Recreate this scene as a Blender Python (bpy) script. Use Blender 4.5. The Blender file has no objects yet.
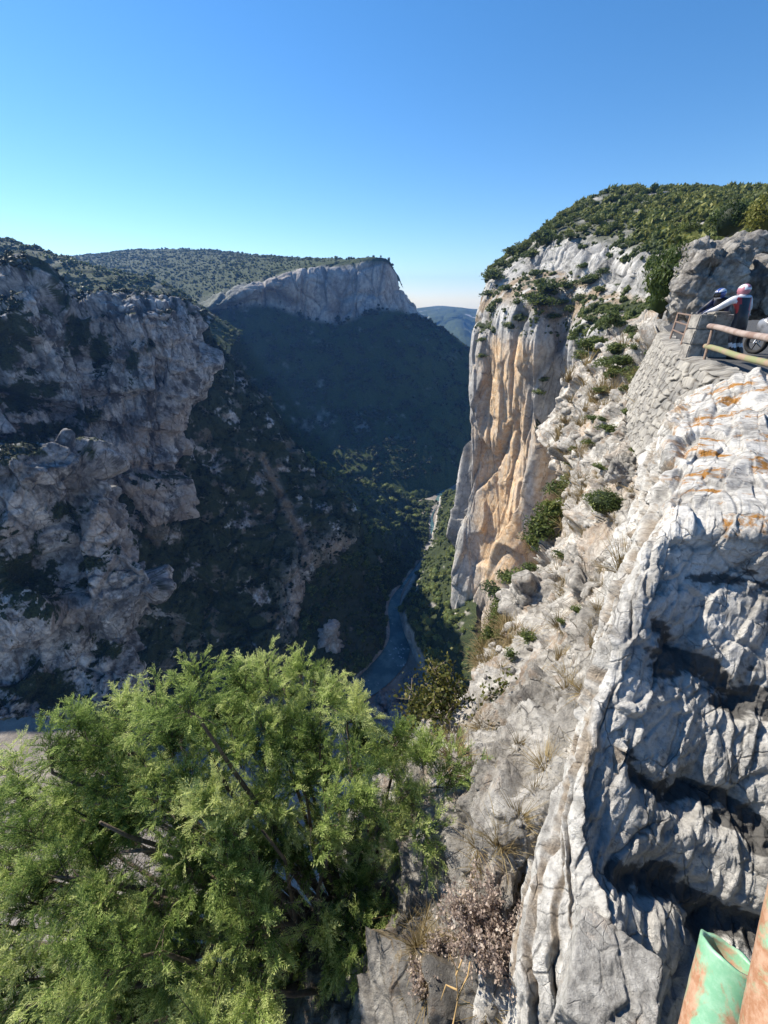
import bpy, bmesh, math, random
import numpy as np
from mathutils import Vector, Matrix

random.seed(5)
RNG = np.random.default_rng(11)
SC = bpy.context.scene
COL = SC.collection

# ------------------------------------------------------------------ camera model
FPX = 385.0
PITCH = math.radians(28.8)
CP, SP = math.cos(PITCH), math.sin(PITCH)
SUN_AZ = math.radians(54.0)      # to the left of straight ahead
SUN_EL = math.radians(39.0)

def ray(px, py):
    dx = (px - 384.0) / FPX
    up = (512.0 - py) / FPX
    return np.array([dx, CP + SP * up, -SP + CP * up])
def PS(px, py, s): return ray(px, py) * s                     # s: depth along the optical axis
def PD(px, py, D):
    d = ray(px, py); return d * (D / d[1])                    # D: level distance ahead
def PZ(px, py, z):
    d = ray(px, py); return d * (z / d[2])                    # z: height
def topix(P):
    f = P[..., 1] * CP - P[..., 2] * SP
    u = P[..., 1] * SP + P[..., 2] * CP
    f = np.where(np.abs(f) < 1e-6, 1e-6, f)
    return 384 + FPX * P[..., 0] / f, 512 - FPX * u / f, f

# ------------------------------------------------------------------ numpy noise
def _h(ix, iy, iz, seed):
    with np.errstate(over='ignore'):
        n = (ix.astype(np.uint32) * np.uint32(374761393) + iy.astype(np.uint32) * np.uint32(668265263)
             + iz.astype(np.uint32) * np.uint32(2147483647) + np.uint32((seed * 974634777) & 0xffffffff))
        n = (n ^ (n >> np.uint32(13))) * np.uint32(1274126177)
        n = (n ^ (n >> np.uint32(16))) * np.uint32(2246822519)
        n = n ^ (n >> np.uint32(15))
    return n
def gnoise(p, seed=0):
    i = np.floor(p).astype(np.int64); f = p - i
    u = f * f * f * (f * (f * 6 - 15) + 10)
    out = np.zeros(len(p))
    for a in (0, 1):
        wx = u[:, 0] if a else 1 - u[:, 0]
        for b in (0, 1):
            wy = u[:, 1] if b else 1 - u[:, 1]
            for c in (0, 1):
                wz = u[:, 2] if c else 1 - u[:, 2]
                n = _h(i[:, 0] + a, i[:, 1] + b, i[:, 2] + c, seed)
                gx = (n & np.uint32(1023)).astype(float) / 511.5 - 1
                gy = ((n >> np.uint32(10)) & np.uint32(1023)).astype(float) / 511.5 - 1
                gz = ((n >> np.uint32(20)) & np.uint32(1023)).astype(float) / 511.5 - 1
                out += wx * wy * wz * (gx * (f[:, 0] - a) + gy * (f[:, 1] - b) + gz * (f[:, 2] - c))
    return out * 1.4
def fbm(p, octs=4, seed=0, gain=.5):
    v = np.zeros(len(p)); a = 1.0; t = 0
    for k in range(octs):
        v += a * gnoise(p * (2.03 ** k), seed + k * 7); t += a; a *= gain
    return v / t
def facet(p, seed=0):
    """fractured blocks: every cell has its own tilted plane; returns the plane value and the distance to the crack"""
    i = np.floor(p - .5).astype(np.int64)
    d1 = np.full(len(p), 9.); d2 = np.full(len(p), 9.); val = np.zeros(len(p)); val2 = np.zeros(len(p))
    for a in (0, 1):
        for b in (0, 1):
            for c in (0, 1):
                X, Y, Z = i[:, 0] + a, i[:, 1] + b, i[:, 2] + c
                n = _h(X, Y, Z, seed); m = _h(X, Y, Z, seed + 101)
                jx = (n & np.uint32(1023)).astype(float) / 1023; jy = ((n >> np.uint32(10)) & np.uint32(1023)).astype(float) / 1023
                jz = ((n >> np.uint32(20)) & np.uint32(1023)).astype(float) / 1023
                vx = p[:, 0] - (X + .15 + .7 * jx); vy = p[:, 1] - (Y + .15 + .7 * jy); vz = p[:, 2] - (Z + .15 + .7 * jz)
                d = vx * vx + vy * vy + vz * vz
                g0 = (m & np.uint32(1023)).astype(float) / 511.5 - 1; g1 = ((m >> np.uint32(10)) & np.uint32(1023)).astype(float) / 511.5 - 1
                g2 = ((m >> np.uint32(20)) & np.uint32(1023)).astype(float) / 511.5 - 1
                v = .9 * (g0 * vx + g1 * vy + g2 * vz) + .38 * (g0 + g1 * g2)
                near = d < d1; nx = d < d2
                val2 = np.where(near, val, np.where(nx, v, val2))
                d2 = np.where(near, d1, np.minimum(d2, d))
                val = np.where(near, v, val); d1 = np.where(near, d, d1)
    e = np.sqrt(d2) - np.sqrt(d1); k = .5 + .5 * sstep(0, .07, e)
    return val * k + val2 * (1 - k), e
def sstep(a, b, x):
    t = np.clip((x - a) / (b - a), 0, 1); return t * t * (3 - 2 * t)

def rock_disp(P, s, an=(1, 1, 1), seed=0, big=.5, fine=.008, a_n=.22, a_f=.2, a_c=.10, lmax=200., sp=None, gain=.3, warp=.1):
    """fractal rock relief; only wavelengths between fine*s and big*s (s: viewing distance) are put in, none finer than the mesh carries"""
    an = np.array(an, dtype=float)
    q0 = P * an if an.ndim == 1 else P @ an.T
    lim = fine * s if sp is None else np.maximum(fine * s, 3.2 * sp)
    c, sn = math.cos(.5), math.sin(.5)
    R = np.array([[c, 0, sn], [0, 1, 0], [-sn, 0, c]])
    d = np.zeros(len(P)); crack = np.zeros(len(P))
    lam = 128.0; k = 0
    while lam > .008:
        w = sstep(.6, 1.4, lam / lim) * (1 - sstep(big * .6, big * 1.3, lam / s)) * np.clip(lam / (s * big), .002, 1) ** gain
        if lam > lmax: w = w * 0
        idx = np.nonzero(w > 1e-3)[0]
        if len(idx):
            q = q0[idx] @ (R if k % 2 else np.eye(3)) / lam + 17.3 * k
            wv = gnoise(q * .9, seed + k)
            q = q + warp * np.stack([wv, gnoise(q * 1.1, seed + k + 50), -wv], 1)
            v, e = facet(q, seed + 3 * k)
            cr = 1 - sstep(0, .14, e)
            if lam / s[idx].mean() < .02: cr = cr * .5
            d[idx] += w[idx] * lam * (a_n * gnoise(q * .8 + 9, seed + k + 9) + a_f * v - a_c * cr)
            crack[idx] = np.maximum(crack[idx], cr * w[idx])
        lam *= .5; k += 1
    return d, crack

def ledges(P, lam, seed, dip=(.12, .05), amp=.3):
    """bedding: the face leans out downwards and steps back at each bed, with beds of uneven thickness that die out sideways"""
    t = (P[:, 2] + dip[0] * P[:, 0] + dip[1] * P[:, 1]) / lam + .9 * fbm(P / (lam * 3.2), 3, seed)
    k = np.floor(t); f = t - k
    h = _h(k.astype(np.int64), np.floor(P[:, 0] / (lam * 4) + .6 * k).astype(np.int64), k.astype(np.int64) * 0, seed).astype(float) / 4294967295.
    prof = np.where(f < .82, (.82 - f) / .82, (f - .82) / .18) - .4
    on = sstep(-.15, .2, fbm(P / (lam * 2.1) + 31, 3, seed + 3))
    return lam * amp * prof * on * (.4 + .6 * h.mean())
# ------------------------------------------------------------------ sheets
def cr_resample(A, n, axis):
    """Catmull-Rom resampling of a control net along an axis"""
    A = np.moveaxis(A, axis, 0); m = len(A)
    t = np.linspace(0, m - 1 - 1e-9, n); i = t.astype(int); f = (t - i).reshape(-1, *([1] * (A.ndim - 1)))
    g = lambda k: A[np.clip(k, 0, m - 1)]
    def ext(k):
        out = g(k).copy()
        lo = k < 0; hi = k > m - 1
        if lo.any(): out[lo] = 2 * A[0] - A[1]
        if hi.any(): out[hi] = 2 * A[-1] - A[-2]
        return out
    p0, p1, p2, p3 = ext(i - 1), g(i), g(i + 1), ext(i + 2)
    r = .5 * ((2 * p1) + (-p0 + p2) * f + (2 * p0 - 5 * p1 + 4 * p2 - p3) * f ** 2 + (-p0 + 3 * p1 - 3 * p2 + p3) * f ** 3)
    return np.moveaxis(r, 0, axis)
def grid_normals(G):
    du = np.gradient(G, axis=0); dv = np.gradient(G, axis=1)
    n = np.cross(du, dv); n /= np.linalg.norm(n, axis=2, keepdims=True) + 1e-9
    return n
def raw_mesh(name, V, quads=None, tris=None, attrs=None, smooth=False):
    me = bpy.data.meshes.new(name)
    V = np.ascontiguousarray(V, dtype=np.float32)
    me.vertices.add(len(V)); me.vertices.foreach_set('co', V.ravel())
    parts = []; starts = []; tot = 0
    for F_, k in ((quads, 4), (tris, 3)):
        if F_ is None or not len(F_): continue
        F_ = np.asarray(F_, dtype=np.int32)
        parts.append(F_.ravel()); starts.append(tot + np.arange(len(F_)) * k); tot += F_.size
    L = np.concatenate(parts); S = np.concatenate(starts).astype(np.int32)
    me.loops.add(len(L)); me.loops.foreach_set('vertex_index', L)
    me.polygons.add(len(S)); me.polygons.foreach_set('loop_start', S)
    if smooth: me.polygons.foreach_set('use_smooth', np.ones(len(S), dtype=bool))
    me.update(calc_edges=True); me.validate()
    for k, a in (attrs or {}).items():
        at = me.attributes.new(k, 'FLOAT', 'POINT'); at.data.foreach_set('value', np.ascontiguousarray(a, dtype=np.float32))
    return me
def link(name, me, mat=None, parent=None):
    o = bpy.data.objects.new(name, me); COL.objects.link(o)
    if mat is not None:
        me.materials.clear(); me.materials.append(mat)
    if parent is not None: o.parent = parent
    return o
def grid_quads(nu, nv):
    idx = np.arange(nu * nv).reshape(nu, nv)
    return np.stack([idx[:-1, :-1].ravel(), idx[1:, :-1].ravel(), idx[1:, 1:].ravel(), idx[:-1, 1:].ravel()], 1)
def tag(o, label=None, cat=None, group=None, kind=None):
    if label: o['label'] = label
    if cat: o['category'] = cat
    if group: o['group'] = group
    if kind: o['kind'] = kind
    return o
def empty(name, loc=(0, 0, 0)):
    o = bpy.data.objects.new(name, None); COL.objects.link(o); o.location = loc
    o.empty_display_size = .1
    return o

class Sheet:
    """terrain sheet from a control net; P (n,3), N normals, s viewing depth, px/py picture position for placing vegetation"""
    def __init__(self, net, nu, nv, flip=False):
        G = np.array(net, dtype=float)
        G = cr_resample(G, nu, 0); G = cr_resample(G, nv, 1)
        self.nu, self.nv = nu, nv
        N = grid_normals(G)
        P = G.reshape(-1, 3); N = N.reshape(-1, 3)
        if flip: N = -N
        self.flip = flip
        self.P, self.N = P, N
        self.s = np.maximum(np.linalg.norm(P, axis=1), .5)
        self.sp = np.maximum(np.linalg.norm(np.gradient(G, axis=0), axis=2), np.linalg.norm(np.gradient(G, axis=1), axis=2)).ravel()
        self.attrs = {}
    def displace(self, d): self.P = self.P + self.N * d[:, None]
    def finish_normals(self):
        n = grid_normals(self.P.reshape(self.nu, self.nv, 3)).reshape(-1, 3)
        self.N = -n if self.flip else n
        self.px, self.py, self.f = topix(self.P)
    def build(self, name, mat, smooth=False):
        q = grid_quads(self.nu, self.nv)
        if self.flip: q = q[:, ::-1]
        me = raw_mesh(name, self.P, q, attrs=self.attrs, smooth=smooth)
        return tag(link(name, me, mat), kind='structure')

# ------------------------------------------------------------------ materials
def new_mat(name):
    m = bpy.data.materials.new(name); m.use_nodes = True
    nt = m.node_tree
    for n in list(nt.nodes): nt.nodes.remove(n)
    out = nt.nodes.new('ShaderNodeOutputMaterial')
    return m, nt, out
class NB:
    def __init__(s, nt): s.nt = nt
    def n(s, t, **kw):
        nd = s.nt.nodes.new(t)
        for k, v in kw.items():
            if k.startswith('i_'):
                nm = k[2:].replace('_', ' ')
                nd.inputs[int(nm) if nm.isdigit() else nm].default_value = v
            else: setattr(nd, k, v)
        return nd
    def l(s, a, b): s.nt.links.new(a, b)
    def coords(s, scale=(1, 1, 1), rot=(0, 0, 0)):
        tc = s.n('ShaderNodeTexCoord'); mp = s.n('ShaderNodeMapping')
        mp.inputs['Scale'].default_value = scale; mp.inputs['Rotation'].default_value = rot
        s.l(tc.outputs['Object'], mp.inputs[0]); return mp.outputs[0]
    def noise(s, vec, scale, detail=6, rough=.6, dist=0.):
        nd = s.n('ShaderNodeTexNoise'); nd.inputs['Scale'].default_value = scale; nd.inputs['Detail'].default_value = detail
        nd.inputs['Roughness'].default_value = rough; nd.inputs['Distortion'].default_value = dist
        s.l(vec, nd.inputs['Vector']); return nd.outputs['Fac']
    def ramp(s, fac, stops):
        nd = s.n('ShaderNodeValToRGB'); e = nd.color_ramp.elements
        while len(e) < len(stops): e.new(.5)
        for el, (p, c) in zip(e, stops):
            el.position = p; el.color = (*c, 1) if len(c) == 3 else c
        s.l(fac, nd.inputs[0]); return nd.outputs[0]
    def step(s, fac, a, b):
        nd = s.n('ShaderNodeMapRange'); nd.inputs[1].default_value = a; nd.inputs[2].default_value = b
        s.l(fac, nd.inputs[0]); return nd.outputs[0]
    def mix(s, fac, a, b, mode='MIX'):
        nd = s.n('ShaderNodeMixRGB', blend_type=mode)
        for i, v in ((0, fac), (1, a), (2, b)):
            if hasattr(v, 'is_linked') or hasattr(v, 'links'): s.l(v, nd.inputs[i])
            elif i == 0: nd.inputs[0].default_value = v
            else: nd.inputs[i].default_value = (*v, 1)
        return nd.outputs[0]
    def attr(s, name):
        nd = s.n('ShaderNodeAttribute'); nd.attribute_name = name; return nd.outputs['Fac']
    def math(s, op, a, b=0.):
        nd = s.n('ShaderNodeMath', operation=op)
        for i, v in ((0, a), (1, b)):
            if hasattr(v, 'links'): s.l(v, nd.inputs[i])
            else: nd.inputs[i].default_value = v
        return nd.outputs[0]

def rock_material(name, size, pal=((.17, .17, .175), (.36, .355, .345), (.56, .545, .52)), vegc=((.022, .032, .014), (.06, .075, .028)),
                  tanc=((.50, .30, .16), (.60, .44, .29)), soilc=((.15, .105, .065), (.34, .26, .17)), bump=.7, streak=.5, lichen=0., zs=.3, dots=0.):
    """limestone: size is the metre scale of its stains; attributes veg / tan / soil carry what grows or lies on it, dark paints crevice shade and black lichen"""
    m, nt, out = new_mat(name); b = NB(nt)
    v = b.coords(); vz = b.coords((1, 1, zs))
    n1 = b.noise(v, 1 / size, 10, .62, .3); n2 = b.noise(v, 7 / size, 9, .68); n3 = b.noise(vz, 2.6 / size, 8, .6, .4)
    c = b.ramp(b.math('ADD', b.math('MULTIPLY', n1, .55), b.math('MULTIPLY', n2, .45)), ((.39, pal[0]), (.5, pal[1]), (.59, pal[2])))
    st = b.step(n3, .52, .68)
    c = b.mix(b.math('MULTIPLY', st, streak), c, tuple(x * .5 for x in pal[1]))
    tn = b.mix(b.step(n2, .4, .6), tanc[0], tanc[1])
    tn = b.mix(b.math('MULTIPLY', b.step(n3, .5, .66), .55), tn, pal[1])
    c = b.mix(b.attr('tan'), c, tn)
    wv = b.n('ShaderNodeVectorMath', operation='ADD'); wn = b.n('ShaderNodeTexNoise'); wn.inputs['Scale'].default_value = 3 / size; wn.inputs['Detail'].default_value = 5
    b.l(v, wn.inputs['Vector']); ws = b.n('ShaderNodeVectorMath', operation='SCALE'); ws.inputs['Scale'].default_value = size * .13; b.l(wn.outputs['Color'], ws.inputs[0])
    b.l(vz, wv.inputs[0]); b.l(ws.outputs[0], wv.inputs[1])
    vo = b.n('ShaderNodeTexVoronoi', feature='DISTANCE_TO_EDGE'); vo.inputs['Scale'].default_value = 2.6 / size; b.l(wv.outputs[0], vo.inputs['Vector'])
    vo2 = b.n('ShaderNodeTexVoronoi', feature='DISTANCE_TO_EDGE'); vo2.inputs['Scale'].default_value = 8.5 / size; b.l(wv.outputs[0], vo2.inputs['Vector'])
    gate = b.step(b.noise(v, 2.2 / size, 5, .6), .44, .58)
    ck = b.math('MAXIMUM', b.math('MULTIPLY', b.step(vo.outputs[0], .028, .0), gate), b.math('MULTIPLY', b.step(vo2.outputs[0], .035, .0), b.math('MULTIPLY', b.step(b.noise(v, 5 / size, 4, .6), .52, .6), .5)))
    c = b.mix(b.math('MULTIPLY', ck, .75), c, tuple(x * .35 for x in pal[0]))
    sp_ = b.step(b.noise(v, 34 / size, 5, .75), .56, .66)
    c = b.mix(b.math('MULTIPLY', sp_, .35), c, pal[0])
    if lichen:
        nl = b.noise(v, 1.7 / size, 9, .72)
        c = b.mix(b.math('MULTIPLY', b.step(nl, .54, .60), b.attr('lich')), c, (.36, .17, .035))
        nd = b.noise(v, 11 / size, 8, .7)
        c = b.mix(b.math('MULTIPLY', b.step(nd, .58, .66), lichen), c, (.07, .068, .066))
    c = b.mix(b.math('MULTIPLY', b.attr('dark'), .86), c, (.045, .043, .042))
    sl = b.mix(b.step(b.noise(v, 14 / size, 8, .75), .38, .62), soilc[0], soilc[1])
    sl = b.mix(b.math('MULTIPLY', b.attr('dark'), .6), sl, (.05, .035, .025))
    c = b.mix(b.attr('soil'), c, sl)
    vg = b.mix(b.step(b.noise(v, 20 / size, 6, .7), .4, .62), vegc[0], vegc[1])
    c = b.mix(b.attr('veg'), c, vg)
    p = b.n('ShaderNodeBsdfPrincipled'); p.inputs['Roughness'].default_value = .92
    p.inputs['Specular IOR Level'].default_value = .2
    b.l(c, p.inputs['Base Color'])
    bp = b.n('ShaderNodeBump'); bp.inputs['Strength'].default_value = bump; bp.inputs['Distance'].default_value = size * .09
    hh = b.math('ADD', b.math('ADD', b.noise(v, 5 / size, 12, .72), b.math('MULTIPLY', b.noise(vz, 16 / size, 8, .75), .5)), b.math('MULTIPLY', b.noise(v, 45 / size, 6, .8), .22))
    hh = b.math('SUBTRACT', hh, b.math('MULTIPLY', ck, .35))
    b.l(hh, bp.inputs['Height']); b.l(bp.outputs[0], p.inputs['Normal'])
    b.l(p.outputs[0], out.inputs[0])
    return m

def foliage_material(name, stops, transl=.25, objrand=0.3):
    """tint attribute (0..1 per bush or leaf) picks the green; each object shifts it a little"""
    m, nt, out = new_mat(name); b = NB(nt)
    oi = b.n('ShaderNodeObjectInfo')
    t = b.math('ADD', b.attr('tint'), b.math('MULTIPLY', b.math('SUBTRACT', oi.outputs['Random'], .5), objrand))
    c = b.ramp(t, stops)
    d = b.n('ShaderNodeBsdfPrincipled'); d.inputs['Roughness'].default_value = .6; d.inputs['Specular IOR Level'].default_value = .25
    b.l(c, d.inputs['Base Color'])
    if transl:
        tr = b.n('ShaderNodeBsdfTranslucent'); b.l(b.mix(.5, c, (.25, .30, .05), 'MULTIPLY') if False else c, tr.inputs[0])
        mx = b.n('ShaderNodeMixShader'); mx.inputs[0].default_value = transl
        b.l(d.outputs[0], mx.inputs[1]); b.l(tr.outputs[0], mx.inputs[2]); b.l(mx.outputs[0], out.inputs[0])
    else: b.l(d.outputs[0], out.inputs[0])
    return m
def plain(name, col, rough=.6, metal=0., var=.25, scale=6., col2=None, bump=0.):
    m, nt, out = new_mat(name); b = NB(nt)
    v = b.coords(); n = b.noise(v, scale, 7, .65)
    c2 = col2 or tuple(x * (1 - var) for x in col)
    c = b.mix(b.step(n, .42, .6), col, c2)
    p = b.n('ShaderNodeBsdfPrincipled'); p.inputs['Roughness'].default_value = rough; p.inputs['Metallic'].default_value = metal
    b.l(c, p.inputs['Base Color'])
    if bump:
        bp = b.n('ShaderNodeBump'); bp.inputs['Strength'].default_value = bump; bp.inputs['Distance'].default_value = .02
        b.l(b.noise(v, scale * 5, 6, .7), bp.inputs['Height']); b.l(bp.outputs[0], p.inputs['Normal'])
    b.l(p.outputs[0], out.inputs[0]); return m

M_FAR = rock_material('limestone_far', 45, vegc=((.024, .040, .010), (.060, .078, .018)), pal=((.20, .2, .205), (.36, .355, .345), (.52, .505, .48)), bump=.6)
M_LEFT = rock_material('limestone_gorge', 16, pal=((.13, .13, .132), (.45, .445, .44), (.76, .74, .72)), tanc=((.48, .37, .28), (.58, .49, .41)), bump=1., streak=.75)
M_RIGHT = rock_material('limestone_cliff', 16, pal=((.24, .235, .23), (.42, .41, .39), (.6, .58, .55)), tanc=((.66, .42, .22), (.78, .60, .40)), bump=.7, zs=.22, streak=.35)
M_NEAR = rock_material('limestone_slope', 1.3, pal=((.19, .175, .155), (.46, .43, .385), (.66, .625, .57)), bump=.9, zs=.5, lichen=.35, soilc=((.20, .145, .085), (.42, .335, .21)))
M_FORE = rock_material('limestone_boulder', .6, pal=((.24, .228, .21), (.52, .50, .465), (.70, .675, .63)), bump=.75, zs=.6, streak=.25, lichen=.5)

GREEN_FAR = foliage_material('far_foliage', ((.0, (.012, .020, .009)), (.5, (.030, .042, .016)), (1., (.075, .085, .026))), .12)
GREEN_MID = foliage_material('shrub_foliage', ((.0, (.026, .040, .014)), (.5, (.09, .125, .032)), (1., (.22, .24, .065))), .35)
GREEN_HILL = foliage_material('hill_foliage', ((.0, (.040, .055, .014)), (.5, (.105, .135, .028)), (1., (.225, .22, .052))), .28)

# ------------------------------------------------------------------ foliage prototypes
def ico(sub):
    bm = bmesh.new(); bmesh.ops.create_icosphere(bm, subdivisions=sub, radius=1)
    V = np.array([v.co[:] for v in bm.verts]); T = np.array([[v.index for v in f.verts] for f in bm.faces]); bm.free()
    return V, T
ICO1 = ico(1); ICO2 = ico(2); ICO3 = ico(3)
def leafball(nleaf, leaf, seed, squash=.8, lobes=12, core=.62):
    """unit-size bush: lobes of small leaf faces round a rough dark core. returns V, quads, tris, tint"""
    r = np.random.default_rng(seed)
    V0, T0 = ICO2
    rr = core * (1 + .35 * gnoise(V0 * 1.7 + seed, seed))
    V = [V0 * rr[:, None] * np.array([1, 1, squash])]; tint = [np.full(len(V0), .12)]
    c = r.normal(size=(lobes, 3)); c /= np.linalg.norm(c, axis=1)[:, None]; c[:, 2] = np.abs(c[:, 2]) * 1.0 - .25
    c *= r.uniform(.45, .72, (lobes, 1)); lr = r.uniform(.26, .46, lobes)
    li = r.integers(0, lobes, nleaf)
    d = r.normal(size=(nleaf, 3)); d /= np.linalg.norm(d, axis=1)[:, None]
    pos = (c[li] + d * (lr[li] * r.uniform(.6, 1.08, nleaf))[:, None]) * np.array([1, 1, squash])
    a = r.normal(size=(nleaf, 3)); a /= np.linalg.norm(a, axis=1)[:, None]
    b_ = np.cross(a, d); b_ /= np.linalg.norm(b_, axis=1)[:, None] + 1e-9
    L = leaf * r.uniform(.6, 1.4, nleaf)[:, None]
    Q = np.stack([pos - a * L, pos + b_ * L * .45, pos + a * L, pos - b_ * L * .45], 1).reshape(-1, 3)
    n0 = len(V0)
    quads = n0 + np.arange(nleaf * 4).reshape(-1, 4)
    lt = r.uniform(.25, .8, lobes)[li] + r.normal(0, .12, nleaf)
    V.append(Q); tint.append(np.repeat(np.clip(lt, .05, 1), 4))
    return np.concatenate(V), quads, T0, np.concatenate(tint)
def merge_instances(name, protos, pos, scale, mat, kind='stuff', tint=None, zsq=None, lab=None):
    """many bushes of a far wood as ONE mesh"""
    r = np.random.default_rng(len(pos) + 3)
    Vs, Qs, Ts, ts = [], [], [], []; off = 0
    which = r.integers(0, len(protos), len(pos))
    for k, (V, Q, T, t) in enumerate(protos):
        I = np.nonzero(which == k)[0]
        if not len(I): continue
        ang = r.uniform(0, 6.28, len(I)); ca, sa = np.cos(ang), np.sin(ang)
        sc = scale[I]
        zs = sc * (r.uniform(.75, 1.25, len(I)) if zsq is None else zsq[I])
        X = (V[None, :, 0] * ca[:, None] - V[None, :, 1] * sa[:, None]) * sc[:, None] + pos[I, None, 0]
        Y = (V[None, :, 0] * sa[:, None] + V[None, :, 1] * ca[:, None]) * sc[:, None] + pos[I, None, 1]
        Z = V[None, :, 2] * zs[:, None] + pos[I, None, 2]
        Vs.append(np.stack([X, Y, Z], 2).reshape(-1, 3))
        o = off + np.arange(len(I))[:, None, None] * len(V)
        if Q is not None and len(Q): Qs.append((Q[None] + o).reshape(-1, 4))
        if T is not None and len(T): Ts.append((T[None] + o).reshape(-1, 3))
        tt = (tint[I] if tint is not None else r.uniform(-.3, .3, len(I)))
        ts.append(np.clip(t[None] + tt[:, None], 0, 1).ravel())
        off += len(I) * len(V)
    me = raw_mesh(name, np.concatenate(Vs), np.concatenate(Qs) if Qs else None, np.concatenate(Ts) if Ts else None, {'tint': np.concatenate(ts)})
    return tag(link(name, me, mat), kind=kind, label=lab)
def scatter(sh, n, w, r):
    w = np.clip(w, 0, None); w = w / w.sum()
    return r.choice(len(sh.P), n, p=w, replace=True)

# ------------------------------------------------------------------ the gorge
def net_D(rows): return [[PD(*p) for p in row] for row in rows]
def zipped(px, py, D): return list(zip(px, py, D))

def pock(sh, sc, seed):
    return .8 * sstep(.06, .2, fbm(sh.P * np.array([1, 1, .6]) / sc, 6, seed, .62) + .25 * fbm(sh.P / (sc * 6), 3, seed + 5))  # dark pockets: crevice shade and brush put into the rock colour

def vegattr(sh, scale, slope, bias, seed, lo=-.1, hi=.12):
    n = fbm(sh.P / scale, 5, seed)
    return sstep(lo, hi, n + (sh.N[:, 2] - slope) * 1.0 + bias)

# --- far promontory with its cliff band
rows = [
 zipped((-160, 60, 135, 205, 258, 306, 352, 392, 404), (272, 268, 262, 262, 268, 272, 273, 274, 288), (2600, 2600, 2500, 2400, 2200, 2000, 1750, 1400, 1380)),
 zipped((-120, 60, 130, 200, 255, 306, 350, 386, 396), (262, 257, 251, 250, 256, 260, 261, 262.5, 278), (1800, 1750, 1650, 1550, 1400, 1250, 1100, 970, 1010)),
 zipped((-120, 60, 130, 200, 255, 306, 350, 387, 399), (310, 300, 303, 302, 281, 271, 266, 264, 287), (880, 880, 880, 885, 900, 915, 925, 930, 985)),
 zipped((-120, 60, 130, 205, 266, 298, 340, 379, 424), (340, 330, 326, 312, 303, 313, 321, 307, 316), (866, 866, 866, 870, 885, 898, 905, 910, 970)),
 zipped((-100, 60, 140, 215, 275, 318, 365, 415, 480), (400, 390, 375, 360, 352, 355, 352, 345, 356), (790, 790, 798, 806, 822, 832, 842, 860, 930)),
 zipped((-100, 60, 150, 230, 290, 340, 390, 435, 505), (450, 440, 425, 412, 405, 405, 405, 400, 398), (715, 715, 722, 735, 748, 756, 765, 790, 870)),
 zipped((-100, 60, 160, 245, 310, 360, 410, 445, 480), (520, 500, 480, 465, 455, 450, 448, 445, 440), (625, 625, 635, 650, 662, 670, 682, 705, 800)),
]
net = net_D(rows)
net.append([PZ(x, y, -302) for x, y in zip((-100, 60, 170, 260, 330, 375, 420, 445, 480), (600, 580, 540, 520, 512, 506, 500, 490, 470))])
A = Sheet(net, 420, 620)
sA = A.s
row = np.repeat(np.linspace(0, 7, A.nu), A.nv)
cliffw = sstep(1.85, 2.05, row) * (1 - sstep(2.95, 3.15, row)) * (.35 + .65 * sstep(205, 268, topix(A.P)[0]))
d, cr = rock_disp(A.P, sA, sp=A.sp, an=(1, 1, .45), seed=3, big=.12, fine=.0025)
A.displace(d * (.35 + .65 * cliffw) * (1 - .6 * sstep(1.9, 1.6, row)))
A.finish_normals()
A.attrs['veg'] = np.clip(np.where(row < 1.9, 1., 1 - cliffw * .95) * (np.where(row < 1.9, .75, .4) + np.where(row < 1.9, .25, .6) * sstep(-.25, .05, fbm(A.P / 45, 7, 5, .65) + .28 * (row < 3) + .2)), 0, 1)
band = cliffw * sstep(.05, .3, fbm(A.P * np.array([1, 1, .15]) / 70, 3, 77) + .1)
A.attrs['tan'] = band * .22
A.attrs['soil'] = sstep(.2, .3, fbm(A.P * np.array([1, 1, .4]) / 60, 6, 41, .6)) * (row > 3.2) * .4
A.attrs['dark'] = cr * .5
A.build('far_promontory', M_FAR)

# --- farthest ridge closing the valley
rows = [
 zipped((330, 400, 425, 440, 460, 480, 520, 600), (318, 312, 309, 307, 308, 310, 305, 300), (7000,) * 8),
 zipped((330, 400, 425, 440, 460, 480, 520, 600), (314, 310, 307.5, 306, 307.5, 309, 303, 298), (4600,) * 8),
 zipped((330, 400, 425, 440, 460, 480, 520, 600), (325, 322, 320, 316, 314, 318, 315, 312), (3600,) * 8),
 zipped((330, 400, 425, 440, 460, 480, 520, 600), (335, 332, 330, 328, 322, 330, 325, 322), (3350,) * 8),
 zipped((330, 400, 425, 440, 460, 480, 520, 600), (365, 362, 360, 355, 350, 352, 352, 350), (2400,) * 8),
 zipped((330, 400, 425, 440, 460, 480, 520, 600), (425, 422, 420, 415, 415, 412, 412, 410), (1500,) * 8),
]
FR = Sheet(net_D(rows), 160, 220)
d, cr = rock_disp(FR.P, FR.s, sp=FR.sp, an=(1, 1, .6), seed=8, big=.12, fine=.003)
FR.displace(d * .7); FR.finish_normals()
FR.attrs['veg'] = sstep(-.15, .12, fbm(FR.P / 160, 5, 2) + .34)
FR.attrs['tan'] = FR.attrs['veg'] * 0; FR.attrs['soil'] = FR.attrs['tan']; FR.attrs['dark'] = FR.attrs['tan']
FR.build('far_ridge', M_FAR)

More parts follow.
